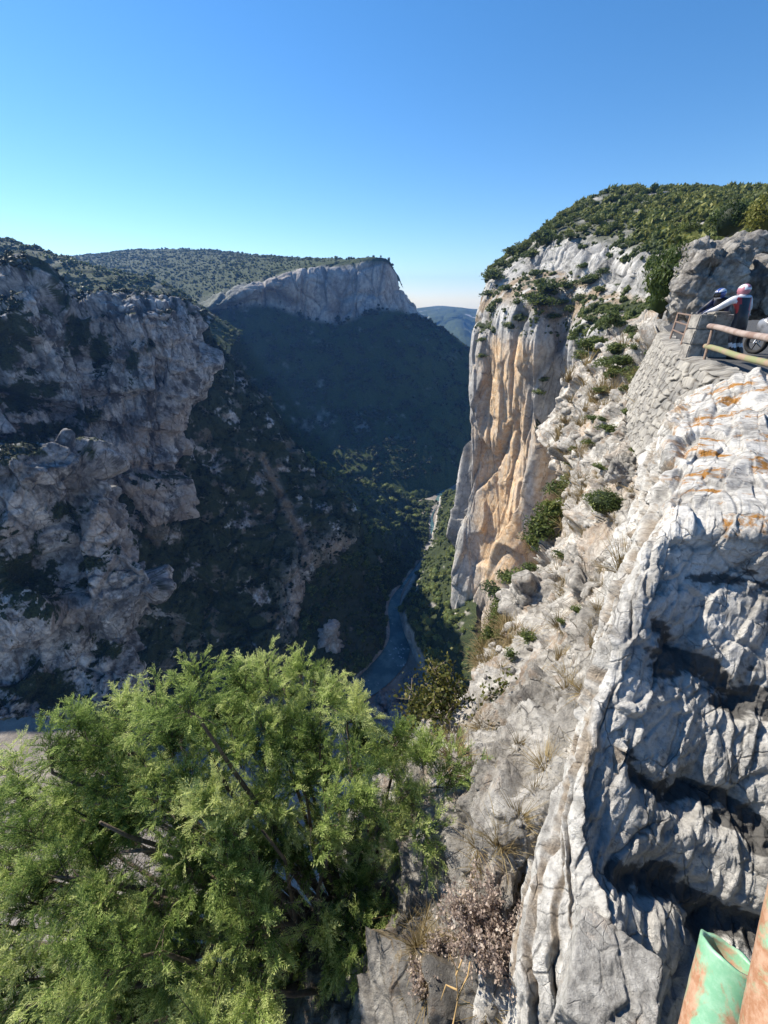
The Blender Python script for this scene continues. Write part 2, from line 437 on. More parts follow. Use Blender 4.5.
# --- wooded hill at the left edge, running behind the left cliffs
rows = [
 zipped((-260, -60, 0, 30, 60, 100, 170, 240), (212, 238, 252, 260, 270, 283, 306, 346), (1000,) * 8),
 zipped((-260, -60, 0, 30, 60, 100, 170, 240), (195, 222, 238, 247, 257, 270, 288, 334), (760, 740, 720, 710, 700, 680, 660, 640)),
 zipped((-260, -60, 0, 30, 60, 100, 168, 236), (240, 256, 262, 267, 273, 280, 294, 340), (640, 630, 620, 615, 610, 600, 590, 580)),
 zipped((-260, -60, 0, 30, 60, 100, 166, 232), (275, 282, 284, 284, 284, 288, 300, 345), (625, 615, 605, 600, 595, 575, 560, 550)),
 zipped((-260, -60, 0, 30, 60, 100, 164, 228), (340, 340, 340, 335, 325, 318, 325, 362), (380, 390, 400, 410, 420, 430, 440, 460)),
]
B = Sheet(net_D(rows), 220, 340)
row = np.repeat(np.linspace(0, 4, B.nu), B.nv)
cw = sstep(1.9, 2.05, row) * (1 - sstep(2.9, 3.1, row)) * (1 - sstep(30, 75, topix(B.P)[0]))
d, cr = rock_disp(B.P, B.s, sp=B.sp, an=(1, 1, .5), seed=13, big=.1, fine=.003)
B.displace(d * (.3 + .5 * cw)); B.finish_normals()
B.attrs['veg'] = np.clip((1 - cw) * (.7 + .3 * sstep(-.2, .1, fbm(B.P / 30, 4, 21) + .15)), 0, 1)
B.attrs['tan'] = cw * 0; B.attrs['soil'] = .2 * sstep(.12, .3, fbm(B.P / 50, 4, 22)) * (1 - cw); B.attrs['dark'] = cr * cw * .5
B.build('left_hill', M_FAR)

# --- left cliff, middle distance
rows = [
 zipped((-190, -40, 20, 52, 90, 122, 150, 182, 218), (300, 290, 292, 300, 300, 296, 298, 304, 318), (420, 420, 420, 420, 420, 420, 425, 430, 440)),
 zipped((-170, -20, 31, 55, 85, 113, 150, 180, 201), (315, 305, 283, 306, 309, 301, 302, 309, 330), (235, 255, 275, 290, 302, 308, 318, 332, 372)),
 zipped((-170, -20, 37, 57, 85, 115, 155, 187, 207), (360, 350, 335, 345, 345, 345, 345, 345, 358), (214, 234, 258, 268, 288, 290, 303, 320, 372)),
 zipped((-170, -30, 34, 60, 88, 118, 152, 184, 205), (410, 405, 400, 400, 400, 398, 392, 385, 385), (200, 222, 248, 262, 274, 284, 296, 314, 370)),
 zipped((-170, -30, 40, 68, 92, 118, 145, 169, 200), (455, 455, 460, 464, 467, 466, 456, 446, 432), (194, 214, 240, 252, 268, 278, 290, 308, 360)),
 zipped((-170, -30, 50, 80, 105, 128, 155, 180, 212), (530, 530, 530, 535, 540, 540, 530, 520, 500), (180, 200, 222, 238, 252, 262, 276, 292, 345)),
]
L2 = Sheet(net_D(rows), 520, 600)
row = np.repeat(np.linspace(0, 5, L2.nu), L2.nv)
d, cr = rock_disp(L2.P, L2.s, sp=L2.sp, an=(1, 1, .42), seed=23, big=.2, fine=.004, a_n=.16, a_f=.4, gain=.2)
L2.displace(d * sstep(.2, 1, row) * .85 + d * .15 + sstep(.6, 1.1, row) * (ledges(L2.P, 26, 401, (.25, .1), .3) + ledges(L2.P, 9, 402, (.25, .1), .22))); L2.finish_normals()
n = fbm(L2.P / 20, 7, 31, .62)
upper = 1 - sstep(1.2, 3.2, row)
L2.attrs['veg'] = np.clip(np.maximum(sstep(.9, .6, row), sstep(.02, .14, n + .02 + (L2.N[:, 2] - .55) * .5 + .22 * upper * sstep(120, 40, L2.px) - .05)), 0, 1)
def blob(sh, x, y, rx, ry): return np.exp(-((sh.px - x) / rx) ** 2 - ((sh.py - y) / ry) ** 2)
def grown(sh, base, spots, clear, nz):
    g = np.zeros(len(sh.P)); c_ = np.zeros(len(sh.P))
    for q_ in spots: g = np.maximum(g, blob(sh, *q_))
    for q_ in clear: c_ = np.maximum(c_, blob(sh, *q_))
    return np.clip(sstep(.42, .62, base * .55 + g * .8 + nz * .9) * (1 - .85 * sstep(.4, .7, c_ + nz * .8)), 0, 1)
L2.attrs['veg'] = grown(L2, L2.attrs['veg'], [(8, 340, 34, 40), (75, 335, 22, 26), (25, 395, 45, 24), (100, 350, 16, 24), (132, 360, 10, 16), (62, 300, 12, 12), (50, 430, 50, 14), (150, 345, 8, 10), (10, 440, 60, 12), (90, 415, 20, 10)],
                        [(35, 295, 16, 14), (58, 330, 9, 26), (165, 400, 36, 60), (125, 430, 30, 30)], fbm(L2.P / 9, 6, 311, .62))
L2.attrs['tan'] = sstep(.0, .25, fbm(L2.P / 30, 3, 33) - .25 + .45 * sstep(3.2, 4.0, row)) * .6
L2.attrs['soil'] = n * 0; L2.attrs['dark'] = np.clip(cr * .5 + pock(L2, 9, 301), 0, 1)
L2.build('left_cliff', M_LEFT)

# --- brushy slope below the left cliff, down to the ridge over the river
rows = [
 zipped((95, 165, 190, 204, 214), (390, 345, 330, 326, 350), (330, 385, 410, 430, 450)),
 zipped((100, 160, 207, 250, 264), (440, 415, 392, 384, 410), (300, 335, 376, 425, 445)),
 zipped((90, 160, 225, 295, 308), (490, 480, 460, 444, 475), (265, 303, 352, 412, 430)),
 zipped((80, 160, 240, 326, 338), (540, 540, 522, 484, 512), (240, 273, 322, 388, 402)),
 zipped((70, 160, 245, 351, 356), (600, 600, 580, 522, 552), (215, 242, 282, 352, 360)),
 zipped((60, 150, 230, 306, 306), (655, 650, 630, 578, 620), (198, 216, 246, 302, 306)),
 zipped((30, 140, 220, 291, 291), (700, 690, 680, 640, 690), (180, 195, 212, 252, 254)),
 zipped((-40, 60, 180, 275, 290), (712, 722, 745, 705, 760), (162, 158, 168, 215, 218)),
]
L3 = Sheet(net_D(rows), 560, 560)
d, cr = rock_disp(L3.P, L3.s, sp=L3.sp, an=(1, 1, .6), seed=33, big=.13, fine=.004)
L3.displace(d * .9 + ledges(L3.P, 20, 405, (.2, .1), .2) + ledges(L3.P, 7, 406, (.2, .1), .16)); L3.finish_normals()
n = fbm(L3.P / 22, 7, 36, .66)
L3.attrs['veg'] = np.clip(sstep(-.14, .03, n + .17 + (L3.N[:, 2] - .62) * .16), 0, 1) * .97
L3.attrs['tan'] = sstep(.1, .3, fbm(L3.P / 30, 3, 38)) * .5
# scree chute
tt = np.clip((L3.py - 455) / (550 - 455), 0, 1)
chute = np.exp(-((L3.px - (262 + 45 * tt)) / (3.2 + 3 * tt)) ** 2) * sstep(450, 462, L3.py) * (1 - sstep(545, 558, L3.py))
L3.attrs['soil'] = np.clip(chute + .75 * sstep(.14, .3, fbm(L3.P / 18, 4, 39)), 0, 1)
ovh = np.exp(-((L3.px - 338) / 20) ** 2 - ((L3.py - 548) / 14) ** 2) + np.exp(-((L3.px - 296) / 14) ** 2 - ((L3.py - 600) / 34) ** 2)
L3.attrs['tan'] = np.clip(L3.attrs['tan'] + ovh, 0, 1)
L3.attrs['veg'] = np.clip(L3.attrs['veg'] - .9 * ovh - chute - .5 * sstep(.14, .3, fbm(L3.P / 18, 4, 39)), 0, 1)
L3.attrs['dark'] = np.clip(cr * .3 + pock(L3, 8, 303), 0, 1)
L3.build('left_slope', M_LEFT)

# --- near left buttress
rows = [
 zipped((-200, -60, 10, 50, 80, 100, 114), (450, 450, 448, 450, 456, 462, 474), (240, 240, 240, 240, 240, 240, 245)),
 zipped((-200, -50, 8, 45, 75, 106, 114), (462, 450, 446, 447, 455, 469, 482), (140, 150, 158, 166, 173, 183, 205)),
 zipped((-190, -45, 15, 50, 85, 115, 121), (520, 515, 512, 510, 508, 504, 510), (128, 138, 147, 155, 165, 178, 202)),
 zipped((-180, -40, 20, 60, 100, 134, 142), (575, 570, 565, 560, 555, 548, 550), (122, 132, 144, 153, 159, 171, 196)),
 zipped((-175, -40, 20, 70, 120, 160, 167), (625, 620, 612, 608, 602, 590, 592), (110, 121, 131, 141, 152, 163, 190)),
 zipped((-175, -50, 10, 55, 92, 126, 140), (685, 680, 668, 660, 655, 632, 628), (110, 121, 132, 141, 150, 162, 186)),
 zipped((-170, -50, 0, 40, 80, 118, 140), (735, 728, 716, 716, 722, 700, 690), (97, 107, 113, 120, 126, 136, 162)),
]
L1 = Sheet(net_D(rows), 540, 540)
row = np.repeat(np.linspace(0, 6, L1.nu), L1.nv)
d, cr = rock_disp(L1.P, L1.s, sp=L1.sp, an=(1, 1, .8), seed=43, big=.22, fine=.004, a_n=.16, a_f=.4, gain=.2)
L1.displace(d * sstep(.2, 1, row) * .9 + sstep(.6, 1.1, row) * (ledges(L1.P, 17, 403, (.2, .1), .22) + ledges(L1.P, 6, 404, (.2, .1), .1))); L1.finish_normals()
n = fbm(L1.P / 13, 7, 44, .62)
L1.attrs['veg'] = np.clip(np.maximum(.8 * sstep(.8, .5, row), sstep(.02, .13, n - .05 + (L1.N[:, 2] - .55) * .3 + .25 * np.exp(-((L1.px - 20) ** 2 / 40 ** 2 + (L1.py - 590) ** 2 / 45 ** 2)))), 0, 1)
L1.attrs['veg'] = grown(L1, L1.attrs['veg'], [(20, 575, 44, 36), (62, 512, 26, 12), (90, 563, 20, 10), (30, 452, 40, 6), (84, 585, 10, 8), (45, 690, 60, 24), (110, 650, 20, 14)],
                        [(60, 475, 60, 22), (120, 590, 30, 14), (90, 600, 36, 14), (110, 520, 14, 26)], fbm(L1.P / 6, 6, 312, .62))
L1.attrs['tan'] = np.clip(.8 * np.exp(-((L1.px - 103) ** 2 / 22 ** 2 + (L1.py - 520) ** 2 / 18 ** 2)) + .6 * np.exp(-((L1.px - 128) ** 2 / 14 ** 2 + (L1.py - 555) ** 2 / 16 ** 2))
                          + .6 * np.exp(-((L1.px - 60) ** 2 / 22 ** 2 + (L1.py - 615) ** 2 / 22 ** 2)) + .3 * sstep(.1, .3, fbm(L1.P / 20, 3, 48)), 0, 1)
L1.attrs['soil'] = n * 0; L1.attrs['dark'] = np.clip(cr * .5 + pock(L1, 6, 302) * .7, 0, 1)
L1.build('left_buttress', M_LEFT)

# --- inner valley side down to the river
zr = -302.5
net = [
 [PD(308, 455, 430), PD(350, 478, 480), PZ(405, 494, -290), PZ(441, 502, zr)],
 [PD(325, 492, 408), PD(360, 500, 445), PZ(410, 512, -292), PZ(432, 518, zr)],
 [PD(345, 520, 366), PD(372, 528, 392), PZ(410, 538, -290), PZ(430, 545, zr)],
 [PD(343, 545, 346), PD(365, 560, 350), PZ(391, 570, -289), PZ(409, 576, zr)],
 [PD(303, 585, 300), PD(332, 592, 306), PZ(368, 600, -288), PZ(390, 603, zr)],
 [PD(284, 640, 254), PD(318, 636, 262), PZ(364, 640, -288), PZ(390, 638, zr)],
 [PD(280, 690, 226), PD(308, 682, 238), PZ(338, 675, -286), PZ(372, 664, zr)],
 [PD(270, 760, 195), PD(295, 730, 208), PZ(318, 712, -290), PZ(346, 690, zr)],
 [PD(240, 830, 165), PD(270, 790, 180), PZ(290, 760, -294), PZ(310, 735, zr)],
]
L5 = Sheet(net, 280, 220)
d, cr = rock_disp(L5.P, L5.s, sp=L5.sp, an=(1, 1, .5), seed=53, big=.08, fine=.004)
edge = np.tile(np.linspace(0, 3, L5.nv), L5.nu)
L5.displace(d * (1 - sstep(2.3, 2.9, edge))); L5.finish_normals()
L5.attrs['veg'] = sstep(-.2, .05, fbm(L5.P / 20, 4, 55) + .3 - .9 * sstep(2.7, 3.0, edge)) * .95
L5.attrs['tan'] = .4 + 0 * L5.px; L5.attrs['soil'] = sstep(2.75, 3.0, edge) * .4; L5.attrs['dark'] = cr * .4
L5.build('valley_side', M_LEFT)

# --- right bank with its wood and the small cliff over the river
net = [
 [PZ(439, 497, zr), PZ(449, 494, -296), PZ(457, 490, -280), PD(480, 470, 540)],
 [PZ(437, 512, zr), PZ(443, 512, -294), PZ(453, 508, -274), PZ(482, 500, -240)],
 [PZ(431, 535, zr), PZ(441, 533, -291), PZ(452, 530, -268), PZ(482, 520, -232)],
 [PZ(414, 573, zr), PZ(424, 570, -287), PZ(440, 566, -262), PZ(482, 560, -222)],
 [PZ(400, 603, zr), PZ(409, 600, -284), PZ(430, 598, -257), PZ(478, 590, -212)],
 [PZ(402, 626, zr), PZ(409, 618, -270), PZ(430, 620, -250), PZ(475, 618, -210)],
 [PZ(412, 652, zr), PZ(416, 640, -268), PZ(436, 642, -248), PZ(475, 642, -208)],
 [PZ(428, 690, zr), PZ(431, 676, -266), PZ(447, 672, -248), PZ(482, 668, -205)],
 [PZ(450, 740, zr), PZ(452, 722, -262), PZ(470, 712, -244), PZ(500, 705, -200)],
]
RB = Sheet(net, 280, 200, flip=False)
edge = np.tile(np.linspace(0, 3, RB.nv), RB.nu)
d, cr = rock_disp(RB.P, RB.s, sp=RB.sp, an=(1, 1, .4), seed=63, big=.09, fine=.004)
RB.displace(d * .8 * sstep(.05, .4, edge)); RB.finish_normals()
rowb = np.repeat(np.linspace(0, 8, RB.nu), RB.nv)
lowcl = (1 - sstep(.85, 1.1, edge)) * sstep(4.3, 4.8, rowb)
RB.attrs['veg'] = np.clip(sstep(-.2, .0, fbm(RB.P / 18, 4, 65) + .25) * (1 - lowcl) * sstep(.1, .5, edge), 0, 1)
RB.attrs['tan'] = edge * 0 + .1; RB.attrs['soil'] = edge * 0; RB.attrs['dark'] = cr * .4
RB.build('right_bank', M_RIGHT)

# --- valley floor and river
gv = new_mat('riverbed')
def ground_material(name, c1, c2, scale):
    m, nt, out = new_mat(name); b = NB(nt); v = b.coords()
    c = b.mix(b.step(b.noise(v, scale, 9, .7), .4, .62), c1, c2)
    p = b.n('ShaderNodeBsdfPrincipled'); p.inputs['Roughness'].default_value = .95; b.l(c, p.inputs['Base Color'])
    bp = b.n('ShaderNodeBump'); bp.inputs['Strength'].default_value = .5; bp.inputs['Distance'].default_value = .3 / scale
    b.l(b.noise(v, scale * 6, 8, .7), bp.inputs['Height']); b.l(bp.outputs[0], p.inputs['Normal'])
    b.l(p.outputs[0], out.inputs[0]); return m
M_GRAVEL = ground_material('pale_gravel', (.33, .29, .245), (.19, .165, .14), .06)
def sheet_plane(name, x0, x1, y0, y1, z, mat, n=2):
    xs = np.linspace(x0, x1, n); ys = np.linspace(y0, y1, n)
    V = np.array([[x, y, z] for x in xs for y in ys]); q = grid_quads(n, n)
    return tag(link(name, raw_mesh(name, V, q), mat), kind='structure')
sheet_plane('ground', -6000, 6000, -2500, 7200, -303.2, M_GRAVEL)
RIV = [(443, 488, 5), (440, 497, 6), (433, 507, 7), (428.5, 517, 8), (430, 528, 9), (428, 540, 11), (422, 556, 13), (413, 568, 15), (400, 580, 17), (393.5, 592, 17), (391, 606, 18), (394, 620, 19), (397, 634, 21), (397, 648, 26), (390, 662, 33), (376, 676, 40), (360, 688, 46), (338, 700, 55), (300, 722, 70), (240, 760, 80)]
L_, R_ = [], []
for x, y, w in RIV:
    L_.append(PZ(x - w / 2, y, -302)); R_.append(PZ(x + w / 2, y, -302))
riv = cr_resample(np.array([L_, R_]).transpose(1, 0, 2), 160, 0)
riv = cr_resample(riv, 8, 1)
m, nt, out = new_mat('river_water'); b = NB(nt); v = b.coords()
p = b.n('ShaderNodeBsdfPrincipled'); p.inputs['Roughness'].default_value = .12; p.inputs['IOR'].default_value = 1.33
foam = b.math('MULTIPLY', b.step(b.noise(v, .3, 8, .7), .58, .66), b.step(b.noise(v, .03, 3, .5), .5, .58))
b.l(b.mix(foam, b.mix(b.step(b.noise(v, .08, 6, .65), .42, .62), (.04, .09, .10), (.11, .18, .18)), (.6, .65, .66)), p.inputs['Base Color'])
bp = b.n('ShaderNodeBump'); bp.inputs['Strength'].default_value = .35; bp.inputs['Distance'].default_value = .6
b.l(b.noise(v, .5, 6, .7), bp.inputs['Height']); b.l(bp.outputs[0], p.inputs['Normal']); b.l(p.outputs[0], out.inputs[0])
tag(link('river', raw_mesh('river', riv.reshape(-1, 3), grid_quads(160, 8), smooth=True), m), kind='structure')

# --- right cliff: hill, rock band, shelf and the great face
px = [
 (492, 508, 520, 540, 565, 600, 640, 690, 740, 830),
 (488, 500, 515, 540, 565, 600, 640, 690, 740, 830),
 (486, 492, 508, 533, 556, 590, 625, 660, 700, 830),
 (482, 487, 500, 524, 550, 580, 612, 650, 690, 830),
 (474, 483, 492, 512, 535, 566, 576, 602, 640, 830),
 (468, 475, 489, 511, 531, 571, 577, 604, 640, 830),
 (464, 467, 484, 507, 528, 572, 577, 600, 640, 830),
 (460, 460, 478, 502, 522, 566, 572, 595, 640, 830),
 (454, 452, 470, 492, 510, 545, 560, 585, 640, 830),
 (446, 445, 460, 480, 496, 525, 540, 570, 640, 830)]
py = [
 (280, 270, 262, 245, 226, 210, 202, 200, 202, 196),
 (272, 262, 252, 232, 213, 197, 190, 189, 192, 186),
 (284, 278, 267, 249, 239, 238, 246, 256, 263, 258),
 (295, 292, 285, 274, 268, 279, 291, 301, 310, 305),
 (330, 322, 312, 306, 316, 330, 322, 330, 335, 345),
 (385, 385, 385, 388, 390, 392, 390, 390, 390, 390),
 (445, 445, 445, 448, 450, 452, 450, 450, 450, 450),
 (510, 510, 510, 512, 514, 515, 515, 515, 515, 515),
 (592, 590, 590, 590, 590, 590, 590, 590, 590, 590),
 (665, 665, 665, 665, 665, 665, 665, 665, 665, 665)]
DD = [
 (480, 480, 480, 480, 480, 470, 460, 440, 420, 400),
 (330, 332, 338, 345, 350, 350, 340, 320, 300, 260),
 (292, 288, 284, 276, 262, 235, 200, 150, 105, 70),
 (282, 276, 270, 258, 244, 215, 180, 130, 85, 55),
 (276, 264, 252, 232, 206, 202, 162, 118, 80, 50),
 (285, 262, 248, 226, 200, 198, 152, 108, 76, 50),
 (286, 260, 246, 224, 199, 196, 148, 104, 72, 50),
 (286, 260, 245, 222, 197, 194, 144, 100, 70, 50),
 (284, 258, 242, 219, 190, 206, 138, 98, 68, 50),
 (280, 256, 240, 216, 188, 200, 134, 96, 66, 50)]
R1 = Sheet([[PD(x, y, D) for x, y, D in zip(*r)] for r in zip(px, py, DD)], 560, 520)
row = np.repeat(np.linspace(0, 9, R1.nu), R1.nv); colr = np.tile(np.linspace(0, 9, R1.nv), R1.nu)
face = sstep(3.7, 4.2, row)
bandw = sstep(1.95, 2.1, row) * (1 - sstep(2.9, 3.1, row)) * sstep(2.6, 3.4, colr)
d, cr = rock_disp(R1.P, R1.s, sp=R1.sp, an=(.85, .85, .27), seed=73, big=.14, fine=.004, a_n=.04, a_f=.5, a_c=.09, gain=.45, warp=.05)
d = d + ledges(R1.P, 38, 407, (.1, .25), .06) + ledges(R1.P, 13, 408, (.1, .25), .07) * sstep(-.1, .2, fbm(R1.P / 30, 3, 409))
d2, cr2 = rock_disp(R1.P, R1.s, sp=R1.sp, an=(1, 1, .8), seed=75, big=.11, fine=.004)
R1.displace(d * face * .85 + d2 * (1 - face) * (.25 + .6 * bandw)); R1.finish_normals()
n = fbm(R1.P / 14, 4, 76)
shelf = sstep(2.9, 3.1, row) * (1 - sstep(3.75, 4.1, row))
hill = 1 - sstep(1.95, 2.1, row)
tanm = face * np.exp(-((R1.px - (505 - .04 * (R1.py - 400))) / 24) ** 4) * sstep(325, 365, R1.py) * (1 - .6 * sstep(560, 590, R1.py))
tan2 = face * .75 * sstep(530, 538, R1.px) * (1 - sstep(566, 574, R1.px)) * sstep(415, 435, R1.py)
R1.attrs['tan'] = np.clip(tanm * (1.05 + .5 * n * 2) + tan2 + .25 * sstep(.1, .3, n) * face, 0, 1)
R1.attrs['veg'] = np.clip(hill * .8 * sstep(-.25, .1, n + .1) + (1 - hill) * sstep(.05, .16, n + (R1.N[:, 2] - .75) * .7 - .05), 0, 1) * (1 - .8 * tanm)
path = np.exp(-((R1.px - (640 - .0 * R1.py)) / 14) ** 2 - ((R1.py - 318) / 26) ** 2)
R1.attrs['soil'] = np.clip(shelf * .9 * sstep(-.15, .1, fbm(R1.P / 9, 4, 79) + .1) + .25 * hill, 0, 1) * (1 - R1.attrs['veg'] * .6)
R1.attrs['dark'] = np.clip(cr * .6 * face + cr2 * .5 * bandw, 0, 1)
R1.build('right_cliff', M_RIGHT)

# --- near slope below the road
net = [[PS(*p) for p in r] for r in [
 ((760, 300, 62), (700, 300, 60), (655, 318, 60), (615, 330, 62), (584, 350, 66), (568, 400, 68), (560, 470, 70)),
 ((720, 340, 32), (672, 345, 33), (650, 352, 36), (620, 372, 42), (594, 402, 48), (579, 440, 50), (566, 500, 53)),
 ((720, 385, 15), (668, 398, 17.5), (642, 416, 21), (614, 444, 26), (590, 482, 31), (566, 522, 34), (545, 580, 37)),
 ((740, 430, 9), (672, 450, 11), (642, 480, 13), (602, 528, 17), (554, 566, 21), (522, 608, 24), (500, 670, 27)),
 ((740, 500, 5.5), (664, 535, 6.2), (622, 560, 8), (574, 606, 11), (528, 632, 13), (502, 664, 14.5), (480, 730, 16)),
 ((720, 600, 4.3), (640, 620, 4.4), (594, 658, 5), (552, 686, 6), (506, 690, 7.5), (472, 716, 8.5), (445, 780, 9.5)),
 ((700, 700, 3.7), (612, 705, 3.3), (562, 740, 3.4), (510, 748, 4.3), (455, 735, 5.6), (424, 745, 6.3), (395, 810, 7)),
 ((680, 800, 3.4), (575, 800, 2.8), (525, 808, 2.7), (478, 800, 3.2), (432, 788, 3.9), (396, 800, 4.6), (365, 860, 5.3)),
 ((660, 900, 3.2), (545, 895, 2.5), (495, 900, 2.45), (450, 900, 2.9), (400, 895, 3.4), (345, 920, 4.0), (300, 980, 4.7)),
 ((650, 1000, 3.0), (525, 1000, 2.25), (465, 1000, 2.25), (410, 1000, 2.6), (345, 1005, 3.1), (270, 1040, 3.8), (200, 1120, 4.6)),
 ((650, 1150, 2.8), (510, 1150, 2.0), (440, 1150, 2.0), (370, 1150, 2.3), (290, 1170, 2.8), (190, 1220, 3.5), (90, 1320, 4.4)),
]]
NS = Sheet(net, 760, 420)
d, cr = rock_disp(NS.P, NS.s, sp=NS.sp, an=(.8, .8, 1.1), seed=83, big=.22, fine=.004, a_n=.08, a_f=.42, a_c=.08, gain=.22)
NS.displace(d * .95); NS.finish_normals()
sc = np.clip(NS.s, 2, 60) * .16
n = fbm(NS.P / sc[:, None].clip(.6, 5), 5, 85)
n2 = fbm(NS.P / 1.1, 5, 86)
dirt = np.exp(-(((NS.px - 440) / 85) ** 2 + ((NS.py - 950) / 85) ** 2)) * .6 + np.exp(-(((NS.px - 590) / 60) ** 2 + ((NS.py - 640) / 90) ** 2)) * .12 + np.exp(-(((NS.px - 470) / 40) ** 2 + ((NS.py - 755) / 30) ** 2)) * .3
NS.attrs['soil'] = sstep(.06, .2, n * .7 + n2 * .4 + (NS.N[:, 2] - .62) * .4 + dirt + .05)
NS.attrs['veg'] = np.zeros(len(NS.P))
NS.attrs['tan'] = .35 * sstep(.1, .35, fbm(NS.P / 4, 3, 89)); NS.attrs['dark'] = np.clip(cr * .45 + .55 * np.exp(-(((NS.px - 440) / 62) ** 2 + ((NS.py - 960) / 75) ** 2)) * sstep(-.25, .1, n2), 0, 1)  # dark soil patch, part of its darkness is juniper shade in the colour
NS.attrs['lich'] = np.zeros(len(NS.P)) + .3
NS.build('rocky_slope', M_NEAR)

# --- the big foreground rock beside the railing
net = [[PS(*p) for p in r] for r in [
 ((640, 470, 9.5), (664, 425, 8.6), (692, 394, 7.6), (740, 378, 7.1), (830, 372, 6.6), (960, 372, 6.3)),
 ((618, 560, 7), (650, 490, 5.4), (676, 448, 4.9), (730, 440, 4.5), (820, 440, 4.2), (980, 440, 4.0)),
 ((592, 650, 5), (626, 575, 3.7), (655, 520, 3.1), (705, 508, 2.88), (800, 512, 2.62), (980, 530, 2.4)),
 ((576, 715, 3.8), (610, 640, 3.1), (638, 580, 2.76), (705, 575, 2.76), (800, 590, 2.58), (980, 620, 2.4)),
 ((552, 790, 3.2), (588, 725, 2.78), (614, 680, 2.52), (700, 688, 2.57), (800, 700, 2.44), (980, 740, 2.3)),
 ((522, 880, 2.75), (560, 815, 2.42), (590, 770, 2.32), (690, 785, 2.37), (790, 800, 2.29), (980, 830, 2.15)),
 ((495, 960, 2.4), (545, 885, 2.2), (588, 850, 2.14), (690, 880, 2.20), (790, 890, 2.14), (980, 930, 2.0)),
 ((480, 1060, 2.2), (535, 980, 1.95), (615, 940, 1.94), (700, 985, 2.04), (790, 1000, 2.02), (980, 1050, 1.9)),
 ((470, 1200, 2.2), (530, 1120, 1.8), (640, 1080, 1.8), (715, 1110, 1.9), (790, 1130, 1.88), (980, 1180, 1.8)),
]]
FO = Sheet(net, 620, 560)
def bedding(v, along, across=1.0, up=1.0):
    e1 = np.array(v, float); e1 /= np.linalg.norm(e1); e2 = np.cross(e1, (0, 0, 1.)); e2 /= np.linalg.norm(e2); e3 = np.cross(e2, e1)
    return np.stack([e1 * along, e2 * across, e3 * up])
BED = bedding((.58, .8, .11), .28, 1.3, 1.0)
q = FO.P.copy()
d, cr = rock_disp(FO.P, FO.s, sp=FO.sp, an=BED, seed=93, big=.12, fine=.004, a_n=.07, a_f=.36, a_c=.07, gain=.22, warp=.12)
colF = np.tile(np.linspace(0, 5, FO.nv), FO.nu)
FO.finish_normals()
nf = fbm(FO.P * np.array([.8, 1, 2.4]) / .3, 7, 95, .62)
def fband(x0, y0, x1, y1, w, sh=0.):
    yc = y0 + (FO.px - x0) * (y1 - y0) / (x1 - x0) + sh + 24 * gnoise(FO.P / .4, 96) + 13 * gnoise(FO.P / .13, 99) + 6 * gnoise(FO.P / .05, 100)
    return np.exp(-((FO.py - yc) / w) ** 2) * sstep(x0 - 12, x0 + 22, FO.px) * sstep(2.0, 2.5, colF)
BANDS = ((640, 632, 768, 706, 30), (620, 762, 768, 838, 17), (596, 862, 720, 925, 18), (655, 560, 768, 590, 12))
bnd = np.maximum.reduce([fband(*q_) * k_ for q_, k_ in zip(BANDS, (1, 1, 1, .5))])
step_ = -.045 * bnd
for q_ in BANDS[:3]:
    step_ += .04 * fband(q_[0], q_[1], q_[2], q_[3], 34, 46) - .05 * fband(q_[0], q_[1], q_[2], q_[3], 14, -8) * .6
strip = facet(np.stack([colF * 2.9 + .8 * gnoise(FO.P / .6, 97) + .3 * gnoise(FO.P / .15, 101) + .12 * gnoise(FO.P / .05, 102), FO.P @ (np.array((.58, .8, .11)) / .994) / 1.6, colF * 0 + .5], 1), 98)
leftw = 1 - sstep(1.9, 2.3, colF)
FO.displace(d * (.62 + .1 * leftw) * (1 - .05 * sstep(2.2, 2.6, colF) * sstep(520, 560, FO.py)) + step_ + leftw * (.10 * strip[0] - .055 * (1 - sstep(0, .16, strip[1])) * sstep(-.25, .2, gnoise(FO.P / .45, 103))) * np.clip(FO.s / 2.5, .6, 2.2)); FO.finish_normals()
z0 = FO.px * 0
FO.attrs['veg'] = z0; FO.attrs['tan'] = z0; FO.attrs['soil'] = leftw * .75 * (1 - sstep(.02, .2, strip[1])) * sstep(-.2, .1, nf)
FO.attrs['dark'] = np.clip(cr * .3 + 1.15 * sstep(.02, .16, nf * .9 + bnd * .5 - .17) * sstep(0, .25, bnd) + .3 * sstep(.1, .25, nf) * sstep(600, 640, FO.px) * sstep(520, 560, FO.py), 0, 1)  # dark bands: black lichen plus undercut shade put into the colour
FO.attrs['lich'] = sstep(640, 700, FO.px) * sstep(560, 520, FO.py)
o = FO.build('bedrock_ledge', M_FORE)

